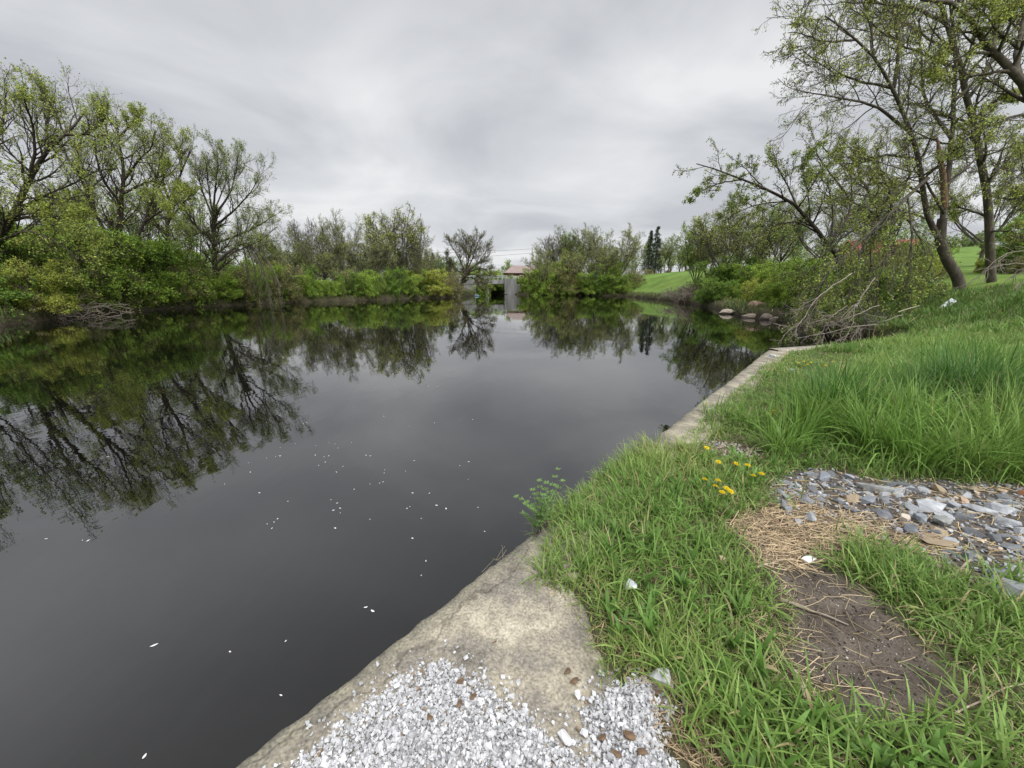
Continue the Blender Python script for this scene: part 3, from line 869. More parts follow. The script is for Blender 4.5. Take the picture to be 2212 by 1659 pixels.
# loose white stones
for (px, py, sz) in [(1247, 1503, .020), (1222, 1568, .009), (1290, 1567, .010), (1262, 1588, .019), (1268, 1555, .009), (1195, 1563, .010), (1167, 1592, .014), (1210, 1545, .007), (1283, 1500, .013)]:
    stone_thing('limestone_chip', px, py, sz, 'small loose white stone on the bare concrete between the two gravel heaps', 'stone', M_WHITE, .8, 'loose white stones on the concrete', sub=2, z=.004, sink=.3)
stone_thing('limestone_chip', 1222, 1595, .026, 'narrow pointed white stone on the concrete beside the right gravel heap', 'stone', M_WHITE, .5, 'loose white stones on the concrete', sub=2, z=.004, elong=1.5, yaw=2.2)
# bark chips
for (px, py, sz, lb) in [(1225, 1455, .017, 'brown bark chip lying on bare concrete just above the white gravel'), (1240, 1475, .020, 'larger brown bark chip on bare concrete, beside a smaller one'),
                         (993, 1481, .022, 'striped brown wood chip near the tip of the left white gravel heap'), (992, 1528, .014, 'small round brown wood chip on the left white gravel heap'),
                         (1023, 1510, .014, 'dark brown wood sliver on the edge of the left gravel heap'), (928, 1565, .013, 'reddish brown wood chip in the middle of the left gravel heap'),
                         (1355, 1610, .020, 'brown wood chip on the right white gravel heap'), (1385, 1645, .022, 'pale brown wood chip at the bottom of the right gravel heap'), (1330, 1640, .016, 'tan wood chip where the two gravel heaps meet'),
                         (1068, 1391, .009, 'tiny reddish bark flake on the concrete pad'), (1300, 1600, .016, 'brown wood chip on the left side of the right gravel heap')]:
    c = W(px, py); zz = float(mound(c[0:1], c[1:2])[0]) + .006
    o = stone_thing('wood_chip', px, py, sz, lb, 'wood chip', M_BROWN, .35, 'wood chips on the gravel and concrete', cut=7, sub=2, z=0.0, elong=1.35)
    o.location.z = zz + .006

# dark rubble: individual stones
rub_named = [(1750, 1123, .075, 'blue grey rock with a light face at the left end of the rubble', M_SLATE, (1.25, 1.25, 1.25), .6, 1.0), (1700, 1104, .055, 'grey blue rock at the lower left corner of the rubble', M_SLATE, (1, 1, 1), .7, 1),
             (1688, 1093, .05, 'round blue grey stone at the left edge of the rubble beside the grass', M_SLATE, (.9, .9, .95), .8, 1), (1910, 1118, .055, 'dark angular rock left of the cream stone', M_SLATE, (.8, .8, .85), .7, 1.1),
             (1955, 1125, .062, 'cream coloured rounded stone in the middle of the rubble', M_TAN, (1.6, 1.75, 2.1), .8, 1.05), (2022, 1178, .105, 'long tan sandstone cobble lying in the rubble', M_TAN, (.75, .75, .75), .42, 1.5),
             (2010, 1100, .13, 'long pale grey slate slab in the middle of the rubble', M_SLATE, (1.7, 1.7, 1.7), .35, 1.4), (1890, 1057, .13, 'large flat pointed grey slab at the back of the rubble under the tall grass', M_SLATE, (1.2, 1.18, 1.1), .4, 1.4),
             (1870, 1088, .075, 'dark faceted rock in the back of the rubble below the pointed slab', M_SLATE, (.75, .78, .85), .8, 1), (2030, 1133, .09, 'greenish grey block behind the tan cobble', M_SLATE, (1.05, 1.05, .95), .6, 1.1),
             (2080, 1088, .065, 'light brown stone among dark slate at the back of the rubble', M_TAN, (1.25, 1.15, 1.25), .6, 1), (2115, 1105, .10, 'broad blue grey slab right of the pale slate slab', M_SLATE, (1.35, 1.35, 1.35), .4, 1.2),
             (2160, 1108, .09, 'big pale blue grey rock near the right end of the rubble', M_SLATE, (1.5, 1.5, 1.5), .6, 1.1), (2165, 1066, .05, 'small tan pebble at the back right of the rubble', M_TAN, (1.4, 1.3, 1.3), .7, 1),
             (2205, 1072, .06, 'reddish brown stone at the right edge of the rubble', M_TAN, (.8, .5, .4), .6, 1), (1985, 1128, .06, 'blue grey rock touching the right side of the cream stone', M_SLATE, (.95, 1, 1.05), .9, 1),
             (1935, 1150, .045, 'speckled light stone below the cream stone', M_SLATE, (1.4, 1.35, 1.4), .8, 1), (1965, 1150, .075, 'dark slate piece under the cream stone', M_SLATE, (.6, .62, .66), .5, 1.2),
             (1775, 1035, .075, 'dark rock at the back left of the rubble', M_SLATE, (.8, .82, .88), .8, 1), (1832, 1035, .055, 'squarish light blue rock at the back of the rubble', M_SLATE, (1.2, 1.25, 1.3), .7, 1),
             (2185, 1290, .13, 'large grey stone half hidden by grass at the lower right of the rubble', M_SLATE, (1.0, 1.0, .95), .6, 1.3), (2090, 1205, .05, 'grey stone right of the tan cobble', M_SLATE, (1, 1.02, 1), .8, 1),
             (2150, 1245, .075, 'dark rock in the lower right part of the rubble', M_SLATE, (.85, .87, .9), .7, 1.1), (1720, 1130, .05, 'pale blue grey rock in the straw at the rubble edge', M_SLATE, (1.2, 1.2, 1.25), .7, 1)]
named_xy = []
for (px, py, sz, lb, mt, ti, fl, el) in rub_named:
    stone_thing('rubble_stone', px, py, sz * .85, lb, 'stone', mt, fl, 'stones of the grey rubble patch', cut=9, tint=ti, elong=el, yaw=rng.normal(0, .35))
    named_xy.append(W(px, py)[:2])
named_xy = np.array(named_xy)
protos = []
v0, f0 = ico()[3]
for kx in range(10):
    V, f1_ = hull_stone(rng, 15, .65)
    protos.append((V * np.array([1.25, rng.uniform(.6, 1.0), rng.uniform(.35, .7)]), f1_))
cnt = 0; tries = 0; pm = {}
while cnt < 190 and tries < 6000:
    tries += 1
    q = np.array([rng.uniform(2.0, 5.2), rng.uniform(1.5, 3.3)])
    if polydist(q[0:1], q[1:2], RUBBLE)[0] > -.03 or not in_view(q[0:1], q[1:2], 0, 10)[0]: continue
    if np.min(np.hypot(*(named_xy - q).T)) < .06: continue
    if polydist(q[0:1], q[1:2], STRAW)[0] < 0 and rng.random() < .8: continue
    sz = .018 + .05 * rng.random() ** 2.2
    kx = int(rng.integers(0, 10)); tk = int(rng.integers(0, 4))
    if kx in (2, 7): tk = 4 if rng.random() < .8 else tk
    if (kx, tk) not in pm:
        tv = [.65, .9, 1.25, 1.6, 1.0][tk]
        o = mesh_np('rubble_stone', protos[kx][0], None, M_TAN if tk == 4 else M_SLATE, np.full((len(protos[kx][0]), 3), tv), False, None, protos[kx][1]); pm[(kx, tk)] = o
    else:
        o = pm[(kx, tk)].copy(); C.objects.link(o)
    o.scale = (sz, sz, sz); o.rotation_euler = (rng.normal(0, .25), rng.normal(0, .25), rng.uniform(0, 6.28))
    o.location = (q[0], q[1], hz(*q) + sz * .1)
    tag(o, 'small tan stone among the grey rubble beside the tall grass' if tk == 4 else 'small angular blue grey stone of the rubble patch beside the tall grass', 'stone', 'small tan stones of the rubble patch' if tk == 4 else 'small stones of the grey rubble patch')
    cnt += 1
# fine rubble
Vs, Ts, Cs = [], [], []; off = 0
x, y = scatter(1.9, 6, 1.2, 3.5, 1050, rng)
dd = polydist(x, y, RUBBLE); ok = (rng.random(len(x)) < sstep(.08, -.05, dd)) & in_view(x, y, 0, 10); x, y = x[ok], y[ok]; n = len(x)


def rcol(n):
    c = rng.uniform(.5, 1.9, (n, 1)) * np.array([1, 1, 1]); q = rng.random(n) < .25; c[q] = c[q] * np.array([1.3, 1.0, .7]); return c


addst(stones(x, y, height(x, y) + rng.uniform(-.004, .012, n), rng.uniform(.005, .022, n), rng, 2, .5, .4, 6, 24, rcol))
me_ = mesh_np('rubble', np.concatenate(Vs), None, M_SLATE, np.concatenate(Cs), False, None, np.concatenate(Ts))
tag(me_, 'fine grey slate chips filling the rubble patch beside the tall grass', 'rubble', kind='stuff')
# grit on the bare soil and the cross strip
Vs, Ts, Cs = [], [], []; off = 0
x, y = scatter(1.0, 2.6, .9, 2.6, 700, rng); ok = polydist(x, y, SOIL) < -.02; x, y = x[ok], y[ok]
x2, y2 = scatter(1.2, 2.8, 3.2, 4.2, 900, rng); ok = polydist(x2, y2, CROSS) < 0; x2, y2 = x2[ok], y2[ok]
n1_, n2_ = len(x), len(x2)
addst(stones(np.concatenate([x, x2]), np.concatenate([y, y2]), height(np.concatenate([x, x2]), np.concatenate([y, y2])) + .003, np.concatenate([.0015 + .005 * rng.random(n1_) ** 4, rng.uniform(.005, .02, n2_)]), rng, 1, .6, None, 5, 12,
             lambda n: rng.uniform(.5, 1.0, (n, 1)) * np.array([.95, .9, .8])))
me_ = mesh_np('grit', np.concatenate(Vs), None, M_WHITE, np.concatenate(Cs), False, None, np.concatenate(Ts)); tag(me_, 'scattered pale grit on the bare soil and the gap in the grass', 'gravel', kind='stuff')

Vs, Ts, Cs = [], [], []; off = 0
x, y = scatter(1.0, 2.7, .9, 2.7, 3000, rng); ok = polydist(x, y, SOIL) < .04; x, y = x[ok], y[ok]; n = len(x)
addst(stones(x, y, height(x, y) + .001, .0015 + .009 * rng.random(n) ** 3, rng, 1, .7, None, 5, 16, lambda n: rng.uniform(.5, 1.5, (n, 1)) * np.array([.085, .068, .056])))
me_ = mesh_np('soil_crumbs', np.concatenate(Vs), None, M_STRAW, np.concatenate(Cs), False, None, np.concatenate(Ts)); tag(me_, 'dark crumbs of earth lying on the bare soil', 'soil', kind='stuff')
# single stones
stone_thing('white_stone', 1748, 1212, .055, 'flat white triangular stone fragment on the bare soil', 'stone', M_PLASTIC, .35, cut=5, sub=2, elong=1.0, yaw=.6, sink=.2)
stone_thing('tan_stone', 1560, 1218, .038, 'small pale tan stone at the edge of the grass left of the bare soil', 'stone', M_TAN, .8, tint=(1.3, 1.25, 1.25), cut=6, sub=2, sink=0)
stone_thing('grey_stone', 1362, 1278, .045, 'light grey stone lying alone in the grass', 'stone', M_SLATE, .7, tint=(2.0, 2.0, 2.0), sub=3, sink=-.5)
stone_thing('limestone_block', 1428, 1468, .06, 'rough white limestone lump half buried in grass at the top of the right gravel heap', 'stone', M_WHITE, .55, tint=(.7, .7, .71), sub=3, sink=.6)
stone_thing('grey_stone', 1545, 962, .035, 'dark grey pebble on the bare strip across the grass', 'stone', M_SLATE, .6, tint=(.7, .7, .75), sub=2)

# ------------------------------------------------------------------ straw and sticks
acc = Acc()


def straw(n_, px0, px1, py0, py1, poly, lmin, lmax, wd, shade):
    x = []; y = []
    a = W(px0, py1); b_ = W(px1, py0)
    x = rng.uniform(min(a[0], b_[0]) - 1, max(a[0], b_[0]) + 1, n_ * 14); y = rng.uniform(min(a[1], b_[1]) - .6, max(a[1], b_[1]) + .6, n_ * 14)
    d_ = polydist(x, y, poly); ok = rng.random(len(x)) < sstep(.08, -.05, d_); x, y = x[ok][:n_], y[ok][:n_]
    n = len(x); z = np.maximum(height(x, y), -.02)
    th = rng.normal(.2, 1.0, n); Ln = rng.uniform(lmin, lmax, n); cv = rng.normal(0, .6, n)
    P = np.empty((n, 4, 3)); zz = z + rng.uniform(.003, .022, n)
    P[:, 0] = np.stack([x, y, zz], 1)
    tilt = rng.normal(0, .10, n)
    for k in range(1, 4):
        a = th + cv * (k - 1) / 3
        P[:, k] = P[:, k - 1] + (Ln / 3)[:, None] * np.stack([np.cos(a), np.sin(a), tilt], 1)
    P[:, :, 2] = np.maximum(P[:, :, 2], (z + .002)[:, None])
    V, Q = tubes(P, np.repeat(wd * rng.uniform(.5, 1.3, (n, 1)), 4, 1), 3)
    c = np.array(shade) * rng.uniform(.35, 1.3, (n, 1)); c = np.repeat(c, 12, 0)
    acc.add(V, Q, c)


straw(1500, 1575, 2010, 1085, 1220, STRAW, .03, .19, .0019, (.56, .43, .27))
straw(240, 1575, 2050, 1095, 1560, SOIL, .03, .16, .0016, (.45, .36, .22))
straw(120, 1440, 1640, 950, 990, CROSS, .04, .12, .002, (.5, .38, .25))
straw(380, 1665, 2212, 1012, 1280, RUBBLE, .05, .22, .0024, (.55, .42, .23))
HOLE_EDGE = [W(*p)[:2] for p in [(1345, 1450), (1420, 1450), (1480, 1500), (1580, 1580), (1660, 1680), (1690, 1830), (1450, 1830), (1425, 1660), (1400, 1600), (1415, 1540)]]
straw(1100, 1345, 1690, 1450, 1830, HOLE_EDGE, .03, .16, .0014, (.42, .31, .19))
BARE = [W(*p)[:2] for p in [(1270, 1350), (1320, 1340), (1350, 1400), (1345, 1480), (1310, 1490), (1285, 1420)]]
straw(160, 1270, 1350, 1340, 1490, BARE, .03, .1, .0015, (.42, .30, .17))
ROOTS = [W(*p)[:2] for p in [(1090, 1190), (1180, 1150), (1200, 1240), (1255, 1310), (1200, 1320), (1110, 1260), (900, 1420), (980, 1330)]]
straw(90, 900, 1250, 1150, 1420, ROOTS, .05, .17, .0009, (.5, .42, .28))
THATCH = [W(*p)[:2] for p in [(1190, 1160), (1500, 1000), (1670, 1060), (1600, 1250), (1720, 1480), (1900, 1590), (2100, 1560), (2020, 1400), (1850, 1230), (2000, 1200), (2212, 1300), (2212, 1750), (1500, 1750), (1440, 1480), (1270, 1380), (1150, 1250)]]
straw(1900, 1150, 2212, 1000, 1750, THATCH, .03, .14, .0012, (.46, .36, .22))
GAPS = [W(*p)[:2] for p in [(1600, 1330), (1700, 1290), (1760, 1480), (1830, 1560), (1780, 1600), (1660, 1480)]]
straw(420, 1600, 1830, 1290, 1600, GAPS, .03, .15, .0013, (.50, .39, .24))
st = acc.build('straw', M_STRAW); tag(st, 'dry tan straw and dead stems strewn over soil, rubble and concrete edge', 'straw', kind='stuff')


def stick(name, pts, r0, r1, label, cat, mat, n=12, z=0, group=None, twigs=0):
    P3 = np.array([np.append(W(px, py, z)[:2], 0) for px, py in pts])
    P = spline(P3, n); P[:, 2] = np.maximum(height(P[:, 0], P[:, 1]), -.02) + r0 + .004 + .004 * np.sin(np.arange(n))
    c = P.mean(0); V, Q = tubes((P - c)[None], np.linspace(r0, r1, n)[None], 7)
    o = mesh_np(name, V, Q, mat, None, True); o.location = tuple(c)
    return tag(o, label, cat, group)


stick('stick', [(1685, 1300), (1760, 1325), (1832, 1352)], .008, .004, 'long grey brown stick lying across the bare soil', 'stick', M_DEAD)
stick('stick', [(1635, 1228), (1680, 1215), (1715, 1208)], .006, .004, 'short pale stick at the left end of the bare soil below the straw', 'stick', M_PALE)
stick('stick', [(1675, 1130), (1710, 1155), (1748, 1190)], .007, .004, 'reddish brown twig pointing at the white triangular stone', 'stick', M_RED_WOOD)
stick('stick', [(1715, 1452), (1728, 1480), (1738, 1510)], .007, .006, 'short flat tan splinter of wood at the lower end of the bare soil', 'stick', M_PALE)
stick('stick', [(1742, 1515), (1742, 1470), (1760, 1440)], .003, .002, 'thin bent straw coloured stem beside the tan splinter', 'stick', M_PALE)
stick('stick', [(2045, 1255), (2075, 1232), (2095, 1212)], .008, .006, 'thick yellow dry stalk lying on the dark stones', 'stick', M_PALE)
stick('stick', [(1985, 1150), (2000, 1125), (2030, 1098)], .004, .002, 'slender yellow stem bent over the stones beside the cream stone', 'stick', M_PALE)
stick('stick', [(2060, 1545), (2130, 1510), (2170, 1490), (2215, 1478)], .004, .002, 'long pale dry stem curving through the grass at the lower right', 'stick', M_PALE)
stick('stick', [(1900, 1065), (1925, 1085), (1950, 1095)], .006, .004, 'pale dry reed lying below the pointed slab', 'stick', M_PALE)
stick('stick', [(955, 1655), (962, 1625), (950, 1600)], .003, .002, 'small brown twig on the lower part of the left gravel heap', 'stick', M_BROWN)
stick('stick', [(925, 1418), (935, 1425), (945, 1434)], .0028, .002, 'tiny dark twig touching the tip of the left gravel heap', 'stick', M_BROWN)

# ------------------------------------------------------------------ dandelions
def dandelion_mesh(rng, r):
    V = []; Q = []; cl = []
    for ring, (nn, rad, lift) in enumerate([(20, 1, .15), (18, .78, .38), (14, .5, .6), (8, .25, .75)]):
        for k in range(nn):
            a = 6.283 * k / nn + ring * .2 + rng.normal(0, .06); w_ = .13 + .02 * ring; rr_ = rad * rng.uniform(.88, 1.06)
            ca, sa = math.cos(a), math.sin(a); b = len(V)
            for (q, ww, zz) in [(.05, .03, .1), (.6, w_, .12 + lift * .4), (1, w_ * .55, lift * .55 + .05)]:
                for sg in (-1, 1):
                    V.append([r * (rr_ * q * ca - sg * ww * .5 * sa), r * (rr_ * q * sa + sg * ww * .5 * ca), r * zz])
                    cl.append(np.array([.80, .60, .012]) * rng.uniform(.85, 1.1))
            Q += [[b, b + 1, b + 3, b + 2], [b + 2, b + 3, b + 5, b + 4]]
    return np.array(V), np.array(Q), np.array(cl)


dl = [(1515, 1053), (1545, 1055), (1541, 1070), (1560, 1066), (1556, 1080), (1565, 1070), (1547, 1010), (1515, 974), (1653, 903), (1666, 900), (1525, 882), (1620, 1044), (1642, 1038), (1610, 1018),
      (1728, 790), (1738, 786), (1745, 793), (1752, 788), (1760, 794), (1768, 789), (1777, 796), (1787, 795), (1748, 783), (1797, 788), (1735, 797), (1763, 783), (1692, 770), (1580, 1012)]
dm = [dandelion_mesh(rng, .02) for _ in range(4)]
dobj = {}
for kd, (px, py) in enumerate(dl):
    v_ = kd % 4
    near = py > 960
    c = W(px, py, .07); zb = max(hz(c[0], c[1]), -.01)
    if v_ not in dobj:
        root = empty('dandelion', (0, 0, 0), 'x', 'flower')
        fl = mesh_np('flower_head', dm[v_][0] + np.array([0, 0, .075]), dm[v_][1], M_PETAL, dm[v_][2], False, root)
        P = spline([[.01, .005, -.01], [.004, 0, .03], [0, 0, .08]], 6)
        V, Q = tubes(P[None], np.full((1, 6), .0022), 5)
        mesh_np('stem', V, Q, M_GRASS, np.tile([.16, .24, .07], (len(V), 1)), True, root)
        dobj[v_] = root
    else:
        root = copy_tree(dobj[v_])
    root.location = (c[0], c[1], zb); root.rotation_euler = (rng.normal(0, .2), rng.normal(0, .2), rng.uniform(0, 6))
    if near: lb = 'yellow dandelion in the near grass beside the concrete edge'; gp = 'dandelions in the near grass'
    elif py > 850: lb = 'yellow dandelion on the short lawn behind the bare strip'; gp = 'dandelions on the short lawn'
    else: lb = 'yellow dandelion in the cluster near the far corner of the quay'; gp = 'dandelions near the far corner'
    root['label'] = lb; root['group'] = gp
    root.scale = (1.4, 1.4, 1.75)

# ------------------------------------------------------------------ bedstraw weed on the edge
root = empty('weed_plant', sw(1.75, .03, 0), 'slender weed with whorls of small leaves leaning over the water at the concrete edge', 'plant')
acc_s = Acc(); acc_l = Acc(); o0 = np.array(root.location)
for (tx_, ty_) in [(1115, 1075), (1135, 1090), (1150, 1060), (1165, 1040), (1180, 1045), (1205, 1015), (1200, 1050), (1215, 1040), (1130, 1110), (1150, 1095), (1175, 1070), (1190, 1075)]:
    tip = D(tx_, ty_, sw(1.8, 0)[1] + rng.normal(0, .06)); b0 = sw(1.75 + rng.normal(.05, .08), .04 + .03 * rng.random(), 0)
    mid = (tip + b0) / 2 + np.array([0, 0, .02])
    P = spline([b0, mid, tip], 9) - o0
    V, Q = tubes(P[None], np.linspace(.0022, .001, 9)[None], 4); acc_s.add(V, Q)
    for k in range(2, 9):
        for q in range(8):
            a = 6.283 * q / 8 + k; dr_ = unit(np.array([math.cos(a), math.sin(a), .45])); sdv = unit(np.cross(dr_, [0, 0, 1])); l_ = .028 * rng.uniform(.7, 1.2)
            p0 = P[k] + rng.normal(0, .001, 3)
            acc_l.add(np.array([p0, p0 + dr_ * l_ * .6 + sdv * .005, p0 + dr_ * l_, p0 + dr_ * l_ * .6 - sdv * .005]), np.array([[0, 1, 2, 3]]), np.array([.22, .36, .11]) * rng.uniform(.8, 1.2))
acc_s.build('stem', M_BARK, root, True); acc_l.build('foliage', M_LEAF, root)

# ------------------------------------------------------------------ petals on the water
v_ = []
for k in range(9):
    t_ = -1 + 2 * k / 8; w_ = .42 * (1 - abs(t_) ** 2.2) + .02
    v_ += [[t_, -w_, .10 * t_ * t_], [t_, 0, -.02 + .06 * t_ * t_ + .02], [t_, w_, .10 * t_ * t_]]
fq = [[a * 3 + b, a * 3 + b + 1, a * 3 + 4 + b, a * 3 + 3 + b] for a in range(8) for b in range(2)]
pet = None; n_p = 0
px_list = [(617, 1385), (497, 1408), (735, 1108), (715, 1080), (728, 1087), (735, 1098), (622, 1083), (577, 1132), (592, 1128), (820, 1044), (830, 1022), (876, 1018), (895, 995), (1047, 1148), (891, 1163), (333, 1394), (607, 1502),
           (100, 1164), (190, 1168), (178, 1167), (485, 1046), (541, 1020), (595, 987), (605, 985), (700, 987), (710, 985), (727, 1020), (730, 968), (800, 985), (805, 1320), (790, 1312), (910, 1243), (920, 1212), (312, 1634)]
while len(px_list) < 88:
    q = (rng.normal(760, 210), rng.normal(985, 85))
    if 100 < q[0] < 1150 and 820 < q[1] < 1400 and q[1] < 1080 + (1150 - q[0]) * .75: px_list.append(q)
for (px, py) in px_list:
    c = W(px, py, WZ)
    if pet is None:
        pet = mesh_np('floating_petal', np.array(v_), np.array(fq), M_FLOAT, None, True); o = pet
    else:
        o = pet.copy(); C.objects.link(o)
    sz = .0065 + .010 * rng.random() ** 1.6; o.scale = (sz * rng.uniform(.8, 1.4), sz, sz); o.rotation_euler = (0, 0, rng.uniform(0, 6.3)); o.location = (c[0], c[1], WZ + .0015)
    tag(o, 'small white petal floating on the dark water', 'petal', 'white petals floating on the pond')

# ------------------------------------------------------------------ trees
def leaf_colors(pi, rng, base, var=.25, clump=.25, nt_=None):
    base = np.array(base) * 1.62; B = pi.max() + 1
    tw = rng.normal(1, clump, (B, 1)).clip(.5, 1.7)
    warm = rng.normal(0, .10, (B, 1))
    c = base * tw[pi] * rng.normal(1, var, (len(pi), 1)).clip(.5, 1.8)
    c = c * (1 + np.concatenate([warm, warm * .3, -warm], 1)[pi])
    return np.repeat(c, 4, 0)


def tree_from_limbs(name, base, limbs, radii, rng, label, cat='tree', group=None, levels=((14, .38, 45, .05), (8, .42, 42, .04), (5, .5, 40, .02)), leaf=(5, .11), leafcol=(.09, .14, .025), bark=None,
                    t0=.25, lmax=(None, None, None), foliage_below=None, droop=0, skip=0, wander=.14, spread=.08, leafdens=None, sides=(9, 5, 4, 3), minr=.004, aspect=.42, t0s=None, clump=.9):
    """limbs: list of (m,3) world polylines; grows branches on them"""
    root = empty(name, base, label, cat, group)
    o0 = np.array(base, float)
    bk = Acc(); P0 = np.array([spline(l, 14) for l in limbs]) - o0
    P0[:, 1:] += rng.normal(0, .012, P0[:, 1:].shape) * np.linspace(.5, 1, 13)[None, :, None] * 2
    R0 = np.array([np.linspace(a, b, 14) for a, b in radii])
    V, Q = tubes(P0, R0, sides[0]); bk.add(V, Q)
    P, R = P0, R0
    if skip: P, R = P0[skip:], R0[skip:]
    for li, (per, ratio, ang, up) in enumerate(levels):
        P, R = kids(P, R, rng, per, (t0 if t0s is None else t0s) if li == 0 else .2, .98, ratio, ang, [8, 6, 5][li], wander, up, [.55, .6, .6][li], None, lmax[li])
        R = np.maximum(R, minr * [2.2, 1.4, 1][li])
        V, Q = tubes(P, R, sides[min(li + 1, 3)]); bk.add(V, Q)
    bk.build('trunk', bark or M_BARK, root, True)
    if leaf:
        per, size = leaf
        Pl = P
        V, Q, pi = leaves(Pl, rng, per, size, .2, spread, droop, aspect)
        pc = V.reshape(-1, 4, 3)[:, 0]; fq_ = 1.0 / max(clump, .05)
        cl_ = vnoise(pc[:, 0] * fq_ + pc[:, 2] * fq_ * .8, pc[:, 1] * fq_ - pc[:, 2] * fq_ * .6, 5) * .6 + vnoise(pc[:, 0] * fq_ * 2.1 - pc[:, 2] * fq_ * 1.7, pc[:, 1] * fq_ * 2.1 + pc[:, 2] * fq_ * 1.3, 6) * .4
        kp = rng.random(len(pc)) < (.12 + .84 * sstep(.36, .56, cl_)); V = V.reshape(-1, 4, 3)[kp].reshape(-1, 3); pi = pi[kp]; Q = np.arange(len(V)).reshape(-1, 4)
        if leafdens is not None:
            pos = V.reshape(-1, 4, 3)[:, 0] + o0
            kp = rng.random(len(pos)) < leafdens(pos)
            V = V.reshape(-1, 4, 3)[kp].reshape(-1, 3); pi = pi[kp]; Q = np.arange(len(V)).reshape(-1, 4)
        mesh_np('crown', V, Q, M_LEAF, leaf_colors(pi, rng, leafcol), False, root)
    return root


def pl(fw, pts, rng=None, dz=0.0):
    """pixel polyline at forward distance fw; dz spreads the depth along the limb"""
    n = len(pts)
    return np.array([D(px, py, fw + dz * k / max(1, n - 1)) for k, (px, py) in enumerate(pts)])


def gbase(px, fw):
    c = D(px, 620, fw); return np.array([c[0], fw, hz(c[0], fw)])


LEAF_L = (.22, .26, .06)
def lowleaf(z0, z1, lo):
    return lambda p: lo + (1 - lo) * sstep(z1, z0, p[:, 2])


rng = np.random.default_rng(11)
LV = ((16, .40, 40, .10), (9, .45, 38, .10), (6, .5, 36, .08))
# L1, far left leaning willow
fw = 28; b = gbase(-14, fw)
limbs = [np.vstack([b, pl(fw, [(-8, 540), (25, 470), (60, 395), (105, 325), (140, 290), (165, 265), (182, 240)], dz=1.5)]), pl(fw, [(60, 395), (75, 330), (70, 270), (60, 240), (52, 215)], dz=-2), pl(fw, [(105, 325), (100, 270), (108, 235), (110, 215)], dz=3),
         pl(fw, [(25, 470), (80, 430), (150, 400), (210, 370), (255, 365)], dz=-2), np.vstack([b, pl(fw, [(-30, 500), (-60, 400), (-70, 300), (-60, 200)], dz=2)]), pl(fw, [(-52, 430), (-20, 330), (10, 250), (15, 190)], dz=1), pl(fw, [(25, 470), (60, 460), (120, 470), (190, 500)], dz=-1),
         pl(fw, [(-20, 530), (60, 500), (130, 530), (170, 560)], dz=-2), pl(fw, [(140, 290), (180, 290), (215, 270), (235, 245)], dz=1)]
rad = [(.30, .05), (.11, .03), (.09, .025), (.09, .02), (.24, .05), (.16, .03), (.12, .02), (.12, .02), (.1, .02)]
tree_from_limbs('willow_tree', b, limbs, rad, rng, 'large willow with a thick dark trunk leaning right at the left edge of the photo', levels=LV, leaf=(6, .10), leafcol=LEAF_L, lmax=(3.0, 1.5, .7), leafdens=lowleaf(6, 13, .5))
# L2
fw = 38; b = gbase(238, fw)
limbs = [np.vstack([b, pl(fw, [(250, 570), (258, 500), (262, 440), (268, 380), (262, 325), (255, 290), (250, 250)], dz=1)]), np.vstack([pl(fw, [(246, 590), (225, 500), (200, 450), (178, 390), (168, 340), (185, 270)], dz=-2)]), pl(fw, [(250, 560), (290, 520), (312, 480), (325, 430), (342, 370), (345, 310)], dz=2),
         pl(fw, [(268, 390), (300, 345), (325, 320), (335, 280)], dz=-2), pl(fw, [(262, 340), (235, 300), (225, 250), (222, 225)], dz=2), pl(fw, [(200, 450), (180, 470), (165, 440), (150, 420)], dz=-2), pl(fw, [(312, 480), (350, 455), (385, 440)], dz=-2), pl(fw, [(262, 420), (300, 400), (340, 385), (370, 360)], dz=1),
         pl(fw, [(178, 390), (150, 350), (135, 310), (130, 270)], dz=2), pl(fw, [(262, 440), (230, 400), (210, 350), (205, 290)], dz=-3), pl(fw, [(255, 300), (285, 265), (300, 240)], dz=1)]
rad = [(.31, .045), (.18, .035), (.18, .035), (.10, .025), (.10, .025), (.1, .02), (.1, .02), (.12, .02), (.12, .02), (.13, .03), (.1, .02)]
tree_from_limbs('willow_tree', b, limbs, rad, rng, 'tall willow with several dark stems fanning out, second from the left on the bank', levels=LV, leaf=(6, .105), leafcol=LEAF_L, lmax=(4.0, 1.9, .9), leafdens=lowleaf(7, 15, .45))
# L3
fw = 44; b = gbase(372, fw)
limbs = [np.vstack([b, pl(fw, [(362, 520), (362, 470), (372, 420), (392, 370), (410, 325)], dz=1)]), pl(fw, [(368, 440), (352, 390), (350, 340), (355, 310)], dz=-2), pl(fw, [(392, 370), (388, 330), (395, 300)], dz=2), pl(fw, [(362, 480), (395, 440), (415, 420)], dz=-2)]
tree_from_limbs('slim_tree', b, limbs, [(.25, .05), (.14, .03), (.12, .03), (.09, .02)], rng, 'slim forked tree with thin leaves between the tall willow and the round crowned tree', levels=LV, leaf=(6, .12), leafcol=LEAF_L, lmax=(3.2, 1.6, .8), leafdens=lowleaf(6, 13, .5))
